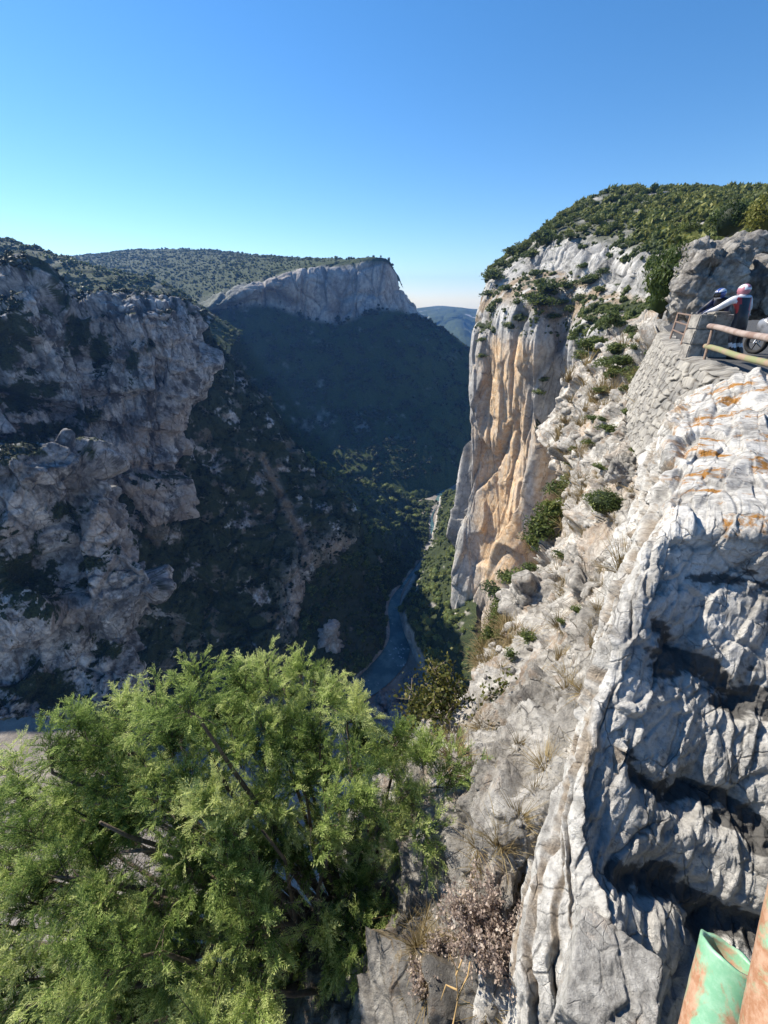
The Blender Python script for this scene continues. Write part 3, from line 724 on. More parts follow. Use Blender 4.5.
# ------------------------------------------------------------------ far woods: too many to count, one mesh per wood
def leaf_small(n, leaf, seed, squash, lobes, core):
    V, Q, T, t = leafball(n, leaf, seed, squash, lobes, core)
    V1, T1 = ICO1; n0 = len(ICO2[0])
    rr = core * (1 + .35 * gnoise(V1 * 1.7 + seed, seed))
    return np.concatenate([V1 * rr[:, None] * np.array([1, 1, squash]), V[n0:]]), Q - n0 + len(V1), T1, np.concatenate([np.full(len(V1), .12), t[n0:]])
PF = [leaf_small(30, .36, 100 + k, .85, 7, .6) for k in range(6)]
PT = [leafball(150, .16, 110 + k, .95, 9, .6) for k in range(6)]
PB = [leafball(520, .10, 130 + k, .8, 8 + 2 * k, .42) for k in range(6)]
PBIG = [leafball(3600, .05, 140 + k, .95, 22, .62) for k in range(2)]
r = np.random.default_rng(3)
def wood(name, sh, n, wgt, rad, protos, mat, lab, sink=.2, tint=None):
    cl = fbm(sh.P / (rad[1] * 5), 4, len(name) + n, .6)
    I = scatter(sh, n, wgt * sh.sp ** 2 * (.12 + sstep(-.22, .22, cl)), r)
    sc = (rad[0] + (rad[1] - rad[0]) * r.random(n) ** 2.2) * (.8 + .9 * sstep(-.1, .35, cl[I]))
    P = sh.P[I] + np.array([0, 0, 1.]) * (sc * (.75 - sink))[:, None] * .9
    t = r.normal(0, .14, n) if tint is None else tint(P) + r.normal(0, .12, n)
    return merge_instances(name, protos, P, sc, mat, tint=t, lab=lab)
rowA = np.repeat(np.linspace(0, 7, A.nu), A.nv)
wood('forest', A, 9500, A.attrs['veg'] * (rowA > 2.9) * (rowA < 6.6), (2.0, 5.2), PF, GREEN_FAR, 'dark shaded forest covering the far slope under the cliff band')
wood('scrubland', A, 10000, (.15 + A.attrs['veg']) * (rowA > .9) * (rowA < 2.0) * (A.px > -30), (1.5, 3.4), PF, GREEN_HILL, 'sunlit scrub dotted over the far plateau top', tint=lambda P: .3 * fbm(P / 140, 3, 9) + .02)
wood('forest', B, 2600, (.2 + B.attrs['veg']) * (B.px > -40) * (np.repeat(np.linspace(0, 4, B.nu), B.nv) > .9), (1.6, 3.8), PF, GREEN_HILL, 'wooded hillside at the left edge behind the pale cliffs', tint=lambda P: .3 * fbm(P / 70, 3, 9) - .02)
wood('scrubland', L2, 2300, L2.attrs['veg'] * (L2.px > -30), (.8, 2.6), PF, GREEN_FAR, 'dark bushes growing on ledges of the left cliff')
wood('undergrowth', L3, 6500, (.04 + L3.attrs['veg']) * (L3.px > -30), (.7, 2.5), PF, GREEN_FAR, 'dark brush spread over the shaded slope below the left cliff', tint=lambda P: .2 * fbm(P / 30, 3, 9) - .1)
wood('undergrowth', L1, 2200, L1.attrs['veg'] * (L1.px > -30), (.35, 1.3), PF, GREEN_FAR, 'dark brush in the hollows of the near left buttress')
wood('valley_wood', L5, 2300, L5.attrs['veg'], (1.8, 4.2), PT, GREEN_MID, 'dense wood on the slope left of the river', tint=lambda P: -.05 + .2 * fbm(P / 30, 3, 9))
edge = np.tile(np.linspace(0, 3, RB.nv), RB.nu)
wood('riverbank_wood', RB, 800, RB.attrs['veg'] * (edge > .13), (1.6, 3.8), PT, GREEN_MID, 'green wood along the foot of the right cliff', tint=lambda P: .28 + .2 * fbm(P / 20, 3, 9))
rowR = np.repeat(np.linspace(0, 9, R1.nu), R1.nv); colR = np.tile(np.linspace(0, 9, R1.nv), R1.nu)
wood('scrubland', R1, 4200, (rowR > .8) * (rowR < 1.95) * (.4 + R1.attrs['veg']) / np.maximum(R1.s, 60) ** 1.0, (1.0, 2.6), PF, GREEN_HILL, 'yellow green scrub over the hill on top of the right cliff', tint=lambda P: .1 + .3 * fbm(P / 40, 3, 9))

shelfw = (rowR > 2.95) * (rowR < 4.3) * (colR < 8) * (.05 + sstep(-.05, .2, fbm(R1.P / 7, 5, 500))) / R1.s ** 1.3
wood('undergrowth', R1, 2000, shelfw, (.25, 1.1), PT, GREEN_MID, 'patchy low scrub over the dry shelf above the cliff face', tint=lambda P: .25 + .3 * fbm(P / 9, 3, 9))
bandt = (rowR > 1.9) * (rowR < 2.25) * (colR < 8) / R1.s
wood('undergrowth', R1, 420, bandt, (.6, 1.8), PT, GREEN_MID, 'bushes hanging over the lip of the small grey rock band', tint=lambda P: -.05 + .3 * fbm(P / 9, 3, 9))
# ------------------------------------------------------------------ trees and shrubs one can tell apart
def locate(sheets, px, py):
    best = None
    for sh in sheets:
        d = (sh.px - px) ** 2 + (sh.py - py) ** 2
        ok = np.nonzero((d < np.maximum(d.min() * 1.5, 6)) & (sh.f > 0))[0]
        if not len(ok): continue
        k = ok[np.argmin(sh.f[ok])]
        if d[k] > 300: continue
        if best is None or sh.f[k] < best[2] * (.98 if d[k] < 30 else .5): best = (sh.P[k], sh.N[k], sh.f[k])
    return best
def proto_mesh(name, pr, mat, seed=0, dt=0.):
    V, Q, T, t = pr
    me = raw_mesh(name, V, Q, T, {'tint': np.clip(t + dt, 0, 1)}); me.materials.append(mat); return me
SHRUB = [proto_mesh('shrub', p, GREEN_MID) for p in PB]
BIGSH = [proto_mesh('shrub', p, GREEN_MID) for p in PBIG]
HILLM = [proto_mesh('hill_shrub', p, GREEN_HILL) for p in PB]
TREEM = [proto_mesh('valley_tree', p, GREEN_MID, dt=.38) for p in PT]  # tint raised to make these valley trees look sunlit
def put(name, meshes, sheets, px, py, rpx, label, cat, group=None, zs=1., lift=.55, rr=random):
    hit = locate(sheets, px, py)
    if hit is None: return None
    P, N, f = hit
    rad = rpx * f / FPX
    o = bpy.data.objects.new(name, rr.choice(meshes)); COL.objects.link(o)
    o.location = Vector(P) + Vector((0, 0, rad * lift * zs)); o.scale = (rad * rr.uniform(.85, 1.35), rad * rr.uniform(.85, 1.35), rad * zs * rr.uniform(.75, 1.05)); o.rotation_euler = (rr.uniform(-.15, .15), rr.uniform(-.15, .15), rr.uniform(0, 6.28))
    return tag(o, label, cat, group)
rr = random.Random(4)
for x, y, q in [(165, 180, 28), (235, 155, 30), (120, 240, 25), (115, 320, 22), (185, 340, 25), (240, 300, 35), (255, 262, 30), (205, 190, 25), (320, 290, 25), (310, 380, 20),
                (390, 340, 30), (400, 310, 20), (340, 250, 30), (365, 265, 20), (235, 245, 20), (290, 260, 20), (405, 400, 22), (440, 360, 22), (450, 375, 18), (490, 410, 16), (180, 300, 15),
                (160, 360, 20), (92, 420, 14), (95, 385, 12), (120, 362, 15), (140, 205, 20), (105, 275, 16), (150, 260, 16), (205, 285, 18), (268, 330, 18), (300, 310, 16), (230, 510, 18), (245, 480, 14),
                (360, 300, 14), (415, 345, 16), (215, 225, 16), (280, 290, 16), (350, 330, 16), (330, 215, 16), (375, 225, 14), (130, 290, 14)]:
    put('shrub', SHRUB, [R1, NS], x / 2.341 + 440, y / 2.341 + 180, q / 2.341 * 1.1, 'dark green shrub on the sunlit shelf and edges atop the right cliff', 'shrub', 'shrubs on the right cliff shelf', rr.uniform(.75, 1.1), rr=rr)
for x, y, q in [(345, 415, 38), (385, 452, 32), (420, 440, 32), (455, 480, 30), (430, 472, 24), (365, 400, 24), (325, 420, 22), (400, 470, 22), (440, 455, 20)]:
    put('shrub', SHRUB, [R1, NS], x / 2.341 + 440, y / 2.341 + 180, q / 2.341 * 1.1, 'leafy shrub wedged in the cleft between the grey rock ribs', 'shrub', 'shrubs in the clefts of the right cliff', rr.uniform(.75, 1.1), rr=rr)
for x, y, q in [(330, 205, 25), (300, 235, 30), (270, 265, 25), (288, 290, 25), (255, 312, 20), (240, 360, 25), (215, 385, 22), (195, 412, 22), (205, 440, 22), (200, 470, 22), (160, 480, 18), (350, 175, 16),
                (315, 260, 22), (258, 340, 18), (228, 410, 18), (180, 440, 18), (345, 140, 14), (360, 110, 12)]:
    put('shrub', SHRUB, [R1, NS], x / 2.087 + 400, y / 2.087 + 400, q / 2.087 * 1.3, 'green shrub in the gully at the foot of the tan cliff face', 'shrub', 'shrubs in the gully under the cliff face', rr.uniform(.8, 1.15), rr=rr)
put('shrub', BIGSH, [NS], 602, 512, 19, 'yellow green bush alone on the pale rocks mid slope', 'shrub', None, .85)
for x, y, q in [(585, 445, 7), (600, 425, 8), (632, 352, 7), (648, 360, 6), (612, 372, 9), (625, 395, 8), (560, 622, 6), (640, 420, 6)]:
    put('shrub', SHRUB, [NS], x, y, q, 'small green tuft on the pale rocky slope below the wall', 'shrub', 'small tufts on the near slope', .9, rr=rr)
for x, y, q in [(606, 430, 10), (636, 455, 8), (598, 470, 9), (560, 560, 10), (540, 585, 9), (525, 640, 9), (512, 655, 10), (575, 610, 7), (610, 500, 8), (655, 385, 8), (640, 372, 9), (624, 415, 10), (600, 395, 11), (612, 355, 9), (590, 420, 9)]:
    put('shrub', SHRUB, [NS], x, y, q, 'low olive shrub rooted in the cracks of the near pale slope', 'shrub', 'low shrubs on the near slope', .75, rr=rr)
# skyline and hilltop trees on the right hill
for k in range(70):
    t = rr.random(); x = 520 + 245 * t
    y = np.interp(x, (500, 515, 540, 565, 600, 640, 690, 740, 830), (262, 252, 232, 213, 197, 190, 189, 192, 186)) + rr.uniform(0, 1) ** 1.6 * (40 if x > 560 else 18) + 1
    put('hill_shrub', HILLM, [R1], x, y, rr.uniform(3.2, 6.5) * (1 + (y - 190) / 90), 'rounded yellow green bush on the hill above the right cliff', 'bush', 'bushes on the right hilltop', rr.uniform(.8, 1.2), rr=rr)
# big single trees on the right
def stemmed(name, meshes, base, rad, zs, label, cat, fol='crown', mat=None, trunk_r=.06):
    t = tag(empty(name, base), label, cat)
    o = bpy.data.objects.new(fol, rr.choice(meshes)); COL.objects.link(o); o.parent = t
    o.location = (0, 0, rad * zs * .62); o.scale = (rad, rad, rad * zs); o.rotation_euler = (0, 0, rr.uniform(0, 6))
    tube('trunk', [((0, 0, -.2 * rad), rad * trunk_r * 1.5), ((.05 * rad, 0, rad * .5), rad * trunk_r), ((0, .04 * rad, rad * 1.2 * zs), rad * trunk_r * .5)], BARK, t)
    return t
def tube_arrays(pts, seg=7, cap=True):
    V, Q = [], []
    n = len(pts)
    for i, (p, rd) in enumerate(pts):
        p = np.array(p, float)
        a = np.array(pts[min(i + 1, n - 1)][0], float) - np.array(pts[max(i - 1, 0)][0], float)
        a /= np.linalg.norm(a) + 1e-9
        u = np.cross(a, (0, 0, 1.) if abs(a[2]) < .9 else (1., 0, 0)); u /= np.linalg.norm(u); v = np.cross(a, u)
        for k in range(seg):
            th = 2 * math.pi * k / seg
            V.append(p + rd * (math.cos(th) * u + math.sin(th) * v))
    for i in range(n - 1):
        for k in range(seg):
            Q.append((i * seg + k, i * seg + (k + 1) % seg, (i + 1) * seg + (k + 1) % seg, (i + 1) * seg + k))
    T = []
    if cap:
        for base in (0, (n - 1) * seg):
            V.append(np.mean(V[base:base + seg], axis=0)); c = len(V) - 1
            for k in range(seg): T.append((base + k, base + (k + 1) % seg, c))
    return np.array(V), np.array(Q), np.array(T) if T else None
def join_arrays(L):
    V, Q, T = [], [], []; o = 0
    for v, q, t in L:
        V.append(v)
        if q is not None and len(q): Q.append(q + o)
        if t is not None and len(t): T.append(t + o)
        o += len(v)
    return np.concatenate(V), (np.concatenate(Q) if Q else None), (np.concatenate(T) if T else None)
def tube(name, pts, mat, parent=None, seg=8, smooth=True):
    V, Q, T = tube_arrays(pts, seg); return link(name, raw_mesh(name, V, Q, T, smooth=smooth), mat, parent)
BARK = plain('bark', (.16, .12, .085), .9, scale=9, col2=(.085, .065, .05), bump=.5)
DARKG = foliage_material('dark_conifer', ((.0, (.016, .030, .008)), (.5, (.050, .082, .018)), (1., (.13, .165, .035))), .3)
YELG = foliage_material('yellow_foliage', ((.0, (.04, .055, .010)), (.5, (.14, .15, .025)), (1., (.26, .24, .05))), .3)
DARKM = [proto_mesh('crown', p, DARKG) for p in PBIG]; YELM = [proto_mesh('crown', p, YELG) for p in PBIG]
P = PS(661, 313, 19.5); stemmed('juniper_bush', DARKM, Vector(P), 1.38, 1.62, 'tall dark green bush standing left of the cracked rock outcrop', 'bush')
P = PS(727, 236, 52); stemmed('dark_tree', DARKM, Vector(P), 2.7, 1.1, 'dark round tree on the hill behind the cracked rock outcrop', 'tree')
P = PS(765, 240, 44); stemmed('leafy_tree', YELM, Vector(P), 3.0, 1.25, 'bright yellow green tree at the top right edge', 'tree')
for x, y, q, s in [(700, 243, 2.0, 60), (748, 252, 1.0, 27), (690, 228, 2.4, 75), (676, 240, 1.6, 56)]:
    o = bpy.data.objects.new('hill_shrub', rr.choice(HILLM)); COL.objects.link(o); o.location = PS(x, y, s); o.scale = (q, q, q * .8)
    tag(o, 'olive green bush just behind the cracked rock outcrop', 'bush', 'bushes behind the outcrop')
# valley trees one can tell apart
for k in range(95):
    x = rr.uniform(300, 428); y = np.interp(x, (300, 350, 400, 428), (440, 455, 480, 500)) + rr.uniform(0, 70)
    if x > 415 and y > 520: continue
    put('valley_tree', TREEM, [L5, A], x, y, rr.uniform(2.6, 4.4), 'round green tree on the valley floor left of the river', 'tree', 'trees in the bend of the river', 1.05, rr=rr)
for k in range(90):
    y = rr.uniform(492, 655); x0 = np.interp(y, (490, 540, 575, 605, 625, 660), (447, 442, 424, 412, 411, 424)); x = rr.uniform(x0 + 2, 462)
    put('valley_tree', TREEM, [RB], x, y, rr.uniform(3.2, 6.5) * np.interp(y, (490, 650), (.75, 1.15)), 'round green tree on the bank below the tan cliff', 'tree', 'trees on the right bank', 1.0, rr=rr)

# ------------------------------------------------------------------ rocks
M_OUT = rock_material('limestone_outcrop', 1.8, pal=((.16, .145, .13), (.37, .345, .31), (.56, .535, .49)), bump=.9, zs=.7)
def rough_rock(name, center, radii, mat, label, cat='rock', group=None, seed=0, sub=5, amp=.2, rot=0., big=.9, kind=None, boxy=0., attr=None):
    V, T = ico(sub)
    if boxy:
        m = np.max(np.abs(V), axis=1, keepdims=True); V = V * (1 - boxy) + V / m * boxy * .85
    R = np.array(radii); c, s_ = math.cos(rot), math.sin(rot)
    P = V * R; P = np.stack([P[:, 0] * c - P[:, 1] * s_, P[:, 0] * s_ + P[:, 1] * c, P[:, 2]], 1)
    n = P / R ** 2; n /= np.linalg.norm(n, axis=1)[:, None]
    sz = np.full(len(P), float(np.mean(R)) * 2)
    d, cr = rock_disp(P + np.array(center) + seed * 3.1, sz, an=(1, 1, 1.1), seed=seed, big=big, fine=.03, a_n=.06, a_f=.55, a_c=.12, gain=.22)
    P = P + n * (d * amp / .2)[:, None]
    z = np.zeros(len(P)); at = {'veg': z, 'tan': z, 'soil': z, 'dark': cr * .5, 'lich': z + .2}
    if attr: at.update({k: z + v for k, v in attr.items()})
    o = link(name, raw_mesh(name, P, None, T, at), mat); o.location = center
    return tag(o, label, cat, group, kind)
rough_rock('rock_outcrop', PS(709, 283, 17.5), (1.35, 1.3, 1.75), M_OUT, 'cracked grey rock outcrop behind the pillar, its left side sunlit', seed=3, amp=.15, boxy=.62, sub=6)
rough_rock('rock_outcrop', PS(686, 291, 18.5), (.65, .8, 1.5), M_OUT, 'pale broken rock column left of the cracked outcrop', seed=5, amp=.15, boxy=.4)
rough_rock('rock_outcrop', PS(773, 283, 17.5), (1.3, 1.2, 1.55), M_OUT, 'pale rock face behind the motorcyclists at the right edge', seed=8, amp=.15, boxy=.62)
rough_rock('boulder', PS(740, 252, 26), (2.6, 1.2, .75), M_OUT, 'long flat grey boulder on the skyline over the outcrop', seed=9, amp=.15, boxy=.4)
rough_rock('boulder', PS(697, 253, 18.0), (.72, .7, .42), M_OUT, 'weathered grey boulder capping the outcrop on its left', seed=12, amp=.15, boxy=.3)
rough_rock('stone_block', PS(608, 992, 1.73), (.2, .25, .12), M_FORE, 'pale squared stone block at the bottom edge beside the ledge', seed=14, amp=.045, boxy=.85, rot=-.6, sub=6)
for k, (x, y, s, q, lb) in enumerate([(545, 655, 11.5, .75, 'broad grey boulder lying across the lower slope'), (520, 672, 9.5, .55, 'split grey rock below the broad boulder'), (600, 595, 8.2, .5, 'pale rounded rock under the dry grass mid slope'),
                                      (545, 600, 14, 1.1, 'big flat topped pale rock on the slope edge'), (625, 470, 13, .6, 'pale rock below the foot of the masonry wall'), (590, 560, 11.5, .55, 'angular pale stone in the middle of the slope'), (500, 790, 3.3, .22, 'white slab of rock right of the juniper'), (560, 715, 4.0, .25, 'low pale rock beside the ledge crest')]):
    rough_rock('boulder', PS(x, y, s), (q * 1.3, q, q * .75), M_NEAR, lb, seed=20 + k, amp=.16, boxy=.35, rot=k)
# rock tower over the river and boulders in its bed, their shade painted in as dark colour
rough_rock('rock_tower', PD(333, 640, 258), (8, 9, 24), M_LEFT, 'tan rock tower standing on the slope above the river', seed=31, amp=.2, boxy=.4, attr={'tan': .5, 'dark': .25})
for k, (x, y, q) in enumerate([(388, 700, 9), (400, 712, 11), (372, 714, 9), (406, 694, 8), (360, 712, 8), (388, 722, 10), (410, 716, 9), (376, 728, 9), (412, 680, 6)]):
    rough_rock('river_boulder', PZ(x, y, -299), (q, q * .8, q * .7), M_LEFT, 'boulder tinted dark for shade in the river bed below the juniper', group='boulders in the river bed', seed=40 + k, amp=.16, boxy=.3, sub=4, attr={'dark': .6})

# ------------------------------------------------------------------ road, wall, pillar, railings
ROADZ = -1.4
edgep = [(-6, -10), (-2, -1.0), (.6, -.25), (1.6, .15), (3.0, 1.4), (5.0, 3.6), (6.75, 5.9), (7.45, 8.05), (9.25, 12.2), (12.3, 17.8), (17, 26), (24, 34), (60, 40), (60, -10)]
bm = bmesh.new(); vs = [bm.verts.new((x, y, ROADZ)) for x, y in edgep]; f = bm.faces.new(vs); bmesh.ops.triangulate(bm, faces=[f])
me = bpy.data.meshes.new('road'); bm.to_mesh(me); bm.free()
tag(link('road', me, ground_material('asphalt', (.055, .055, .058), (.075, .073, .07), 3.)), kind='structure')
m, nt, out = new_mat('masonry'); b = NB(nt); v = b.coords()
c = b.mix(b.attr('shade'), (.16, .152, .14), (.36, .335, .29)); c = b.mix(b.math('MULTIPLY', b.step(b.noise(v, 7, 8, .7), .45, .62), .5), c, (.20, .19, .18))
c = b.mix(b.attr('joint'), c, (.065, .055, .045))
p = b.n('ShaderNodeBsdfPrincipled'); p.inputs['Roughness'].default_value = .92; b.l(c, p.inputs['Base Color'])
bp = b.n('ShaderNodeBump'); bp.inputs['Strength'].default_value = .7; bp.inputs['Distance'].default_value = .03; b.l(b.noise(v, 14, 8, .7), bp.inputs['Height']); b.l(bp.outputs[0], p.inputs['Normal']); b.l(p.outputs[0], out.inputs[0]); MASON = m
def wall_mesh(line, zt, h, batter, nu, nv):
    line = np.array(line, float); seg = np.linalg.norm(np.diff(line, axis=0), axis=1); L = np.concatenate([[0], np.cumsum(seg)])
    u = np.linspace(0, L[-1], nu); X = np.interp(u, L, line[:, 0]); Y = np.interp(u, L, line[:, 1])
    tx = np.gradient(X, u); ty = np.gradient(Y, u); nx, ny = -ty, tx; l = np.hypot(nx, ny); nx /= l; ny /= l
    G = []
    vv = np.concatenate([[-.45, -.3, -.15], np.linspace(0, h, nv)])
    for k, v in enumerate(vv):
        off = v * batter if v > 0 else v          # v<0 runs back over the top
        z = zt - max(v, 0)
        G.append(np.stack([X + nx * off, Y + ny * off, np.full(nu, z)], 1))
    G = np.array(G); UV = np.stack([np.repeat(vv[:, None], nu, 1), np.repeat(u[None], len(vv), 0)], 2).reshape(-1, 2)
    N = grid_normals(G).reshape(-1, 3); P = G.reshape(-1, 3)
    q = np.stack([UV[:, 1] / .42, UV[:, 0] / .24, np.zeros(len(UV)) + .5], 1)
    q[:, 0] += .5 * (np.floor(q[:, 1]) % 2); q[:, :2] += .25 * np.stack([gnoise(q * .8, 1), gnoise(q * .8, 2)], 1)
    val, e = facet(q, 4)
    d = .08 * sstep(0, .16, e) + .05 * val + .02 * gnoise(P * 6, 3)
    out = np.stack([np.repeat(nx[None], len(vv), 0), np.repeat(ny[None], len(vv), 0), np.zeros((len(vv), nu))], 2).reshape(-1, 3)
    sgn = np.sign((N * out).sum(1)); top = UV[:, 0] < 0
    dirn = np.where(top[:, None], np.array([0, 0, 1.]), out)
    return P + dirn * d[:, None], grid_quads(len(vv), nu), {'joint': 1 - sstep(.04, .13, e), 'shade': np.clip(.5 + val, 0, 1)}
V, Q, wa = wall_mesh([(6.3, 6.1), (6.85, 7.6), (8.75, 12.2), (11.8, 17.8), (14, 21.5)], ROADZ - .05, 2.6, .22, 620, 110)
tag(link('retaining_wall', raw_mesh('retaining_wall', V, Q, None, wa), MASON), 'rubble stone retaining wall under the pillar and road edge', 'wall')
def block(bm, x0, x1, y0, y1, z0, z1, bev=.02, seed=0):
    rb = random.Random(seed)
    g = bmesh.ops.create_cube(bm, size=1)
    for v in g['verts']:
        v.co = Vector((x0 + (v.co.x + .5) * (x1 - x0), y0 + (v.co.y + .5) * (y1 - y0), z0 + (v.co.z + .5) * (z1 - z0))) + Vector((rb.uniform(-1, 1), rb.uniform(-1, 1), rb.uniform(-1, 1))) * .008
    es = list({e for v in g['verts'] for e in v.link_edges})
    bmesh.ops.bevel(bm, geom=es, offset=bev, segments=2, affect='EDGES')
def finish(name, bm, mat, parent=None, smooth=False):
    me = bpy.data.meshes.new(name); bm.to_mesh(me); bm.free()
    if smooth: me.polygons.foreach_set('use_smooth', [True] * len(me.polygons))
    return link(name, me, mat, parent)
STONE = plain('dressed_stone', (.40, .37, .325), .9, scale=7, col2=(.20, .185, .165), bump=1.)
px0, px1, py0, py1 = 8.5, 9.66, 11.6, 11.98
pil = tag(empty('stone_pillar', ((px0 + px1) / 2, py0, ROADZ)), 'squat pillar of three courses of grey stone blocks at the rail end', 'pillar')
def local(o, t): o.parent = t; o.matrix_parent_inverse = Matrix.Translation(-Vector(t.location)); return o
bm = bmesh.new(); z = ROADZ - .1
for k, (h, cuts) in enumerate(((.42, (.0, .33, 1)), (.38, (0, .52, 1)), (.36, (0, .36, 1)))):
    for a, b_ in zip(cuts[:-1], cuts[1:]):
        block(bm, px0 + (px1 - px0) * a + .006, px0 + (px1 - px0) * b_ - .006, py0, py1, z + .006, z + h - .004, .025, k * 7 + int(a * 10))
    z += h
local(finish('shaft', bm, STONE), pil)
bm = bmesh.new(); block(bm, px0 + .42, px0 + .86, py0 + .08, py1 - .03, z + .004, z + .07, .015, 3)
local(finish('top_slab', bm, STONE), pil)
# mid railing of two pipes from the pillar towards us
def paint(name, lo):
    m, nt, out = new_mat(name); b = NB(nt); v = b.coords()
    n = b.noise(v, 9, 9, .7, .6); n2 = b.noise(b.coords((1, 1, 1)), 3.2, 6, .6)
    f = b.step(b.math('ADD', b.math('MULTIPLY', n, .6), b.math('MULTIPLY', n2, .4)), lo, lo + .05)
    green = b.mix(b.step(b.noise(v, 40, 6, .7), .45, .6), (.17, .36, .22), (.24, .42, .28))
    rust = b.mix(b.step(b.noise(v, 60, 6, .7), .4, .6), (.30, .145, .075), (.42, .26, .17))
    p = b.n('ShaderNodeBsdfPrincipled'); b.l(b.mix(f, green, rust), p.inputs['Base Color'])
    b.l(b.mix(f, (.42,) * 3, (.85,) * 3), p.inputs['Roughness'])
    bp = b.n('ShaderNodeBump'); bp.inputs['Strength'].default_value = .4; bp.inputs['Distance'].default_value = .003; b.l(b.math('ADD', n, b.math('MULTIPLY', b.noise(v, 90, 5, .7), .3)), bp.inputs['Height'])
    b.l(bp.outputs[0], p.inputs['Normal']); b.l(p.outputs[0], out.inputs[0])
    return m
PAINT = paint('worn_green_paint', .485); PAINT2 = paint('rusty_green_paint', .43)
RUSTY = plain('rusted_pipe', (.15, .095, .07), .8, scale=22, col2=(.23, .16, .12), bump=.3)
PINKRUST = plain('weathered_pipe', (.31, .245, .21), .75, scale=2.4, col2=(.20, .13, .10), bump=.2)
MOSSY = plain('mossy_pipe', (.20, .215, .10), .8, scale=1.9, col2=(.29, .19, .135), bump=.3)
rail = tag(empty('pipe_railing', (8.9, 11.5, ROADZ)), 'two bar rusty pipe railing running from the stone pillar to the right edge', 'railing')
ua, ub = np.array(PS(709, 326, 10.0)), np.array(PS(790, 343, 6.2))
la, lb = np.array(PS(705, 346, 10.3)), np.array(PS(790, 370, 6.4))
def pipe_open(name, pts, rad, mat, parent=None, seg=20, wall=.006):
    V, Q, _ = tube_arrays([(p, rad) for p in pts], seg, cap=False); V2, Q2, _ = tube_arrays([(p, rad - wall) for p in pts], seg, cap=False)
    n = len(V); nn = len(pts)
    R = []
    for k in range(seg):
        k2 = (k + 1) % seg
        R.append((k, n + k, n + k2, k2)); o = (nn - 1) * seg; R.append((o + k2, n + o + k2, n + o + k, o + k))
    for W_ in (V, V2):
        W_ += (gnoise(W_ * 22, 5) * .0016 + gnoise(W_ * 60, 6) * .0005)[:, None] * np.array([1, .4, 1])
        ax_ = np.array(pts[1], float) - np.array(pts[0], float); ax_ /= np.linalg.norm(ax_)
        W_[:seg] += ax_ * (gnoise(W_[:seg] * 45, 8) * .006)[:, None]
    o = link(name, raw_mesh(name, np.concatenate([V, V2]), np.concatenate([Q, Q2[:, ::-1] + n, np.array(R)]), smooth=True), mat, parent)
    return o
mid = lambda a, b_, n: [a + (b_ - a) * t + np.array([0, 0, .012 * math.sin(9 * t)]) for t in np.linspace(0, 1, n)]
def capped(name, pts, rad, mat):
    return tube(name, [(pts[0] + (pts[0] - pts[1]) * 0, rad * .55)] + [(pts[0] + (pts[1] - pts[0]) * .08, rad)] + [(p, rad) for p in pts[1:]], mat, seg=14)
local(capped('top_rail', mid(ua, ub, 9), .062, PINKRUST), rail); local(capped('lower_rail', mid(la, lb, 9), .062, MOSSY), rail)
for t in (.06, .98):
    a = la + (lb - la) * t; b_ = ua + (ub - ua) * t
    local(tube('post', [(np.array([a[0] + .03, a[1], ROADZ - .1]), .035), (np.array([b_[0] + .03, b_[1], b_[2]]), .035)], RUSTY), rail)
# short three bar railing behind the pillar
lad = tag(empty('bar_railing', (9.3, 12.6, ROADZ)), 'short brown three bar railing on the wall just left of the stone pillar', 'railing')
e1, e2 = np.array([9.15, 12.1]), np.array([11.75, 17.3])
for zz in (-.45, -.75, -1.05):
    local(tube('bar', [((e1[0], e1[1], zz), .03), ((e2[0], e2[1], zz), .03)], RUSTY), lad)
for t in (.02, .5, .99):
    e = e1 + (e2 - e1) * t; local(tube('post', [((e[0], e[1], ROADZ - .1), .04), ((e[0], e[1], -.42), .04)], RUSTY), lad)
# near pipes right under the camera
near = tag(empty('pipe_railing', PS(715, 960, .62)), 'near railing of two worn green painted pipes at the bottom right corner', 'railing')
a, b_ = np.array(PS(732, 955, .66)), np.array(PS(692, 1130, .62))
pts = [a + (b_ - a) * t for t in np.linspace(0, 1, 40)]
o = pipe_open('lower_pipe', pts, .043, PAINT, seg=40); local(o, near)
a, b_ = np.array(PS(852, 800, .56)), np.array(PS(786, 1150, .50))
o = pipe_open('upper_pipe', [a + (b_ - a) * t for t in np.linspace(0, 1, 40)], .062, PAINT2, seg=40); local(o, near)
c = np.array(PS(900, 1100, .55)); local(tube('post', [((c[0], c[1], ROADZ - .02), .03), ((c[0], c[1], c[2] + .05), .03)], RUSTY), near)

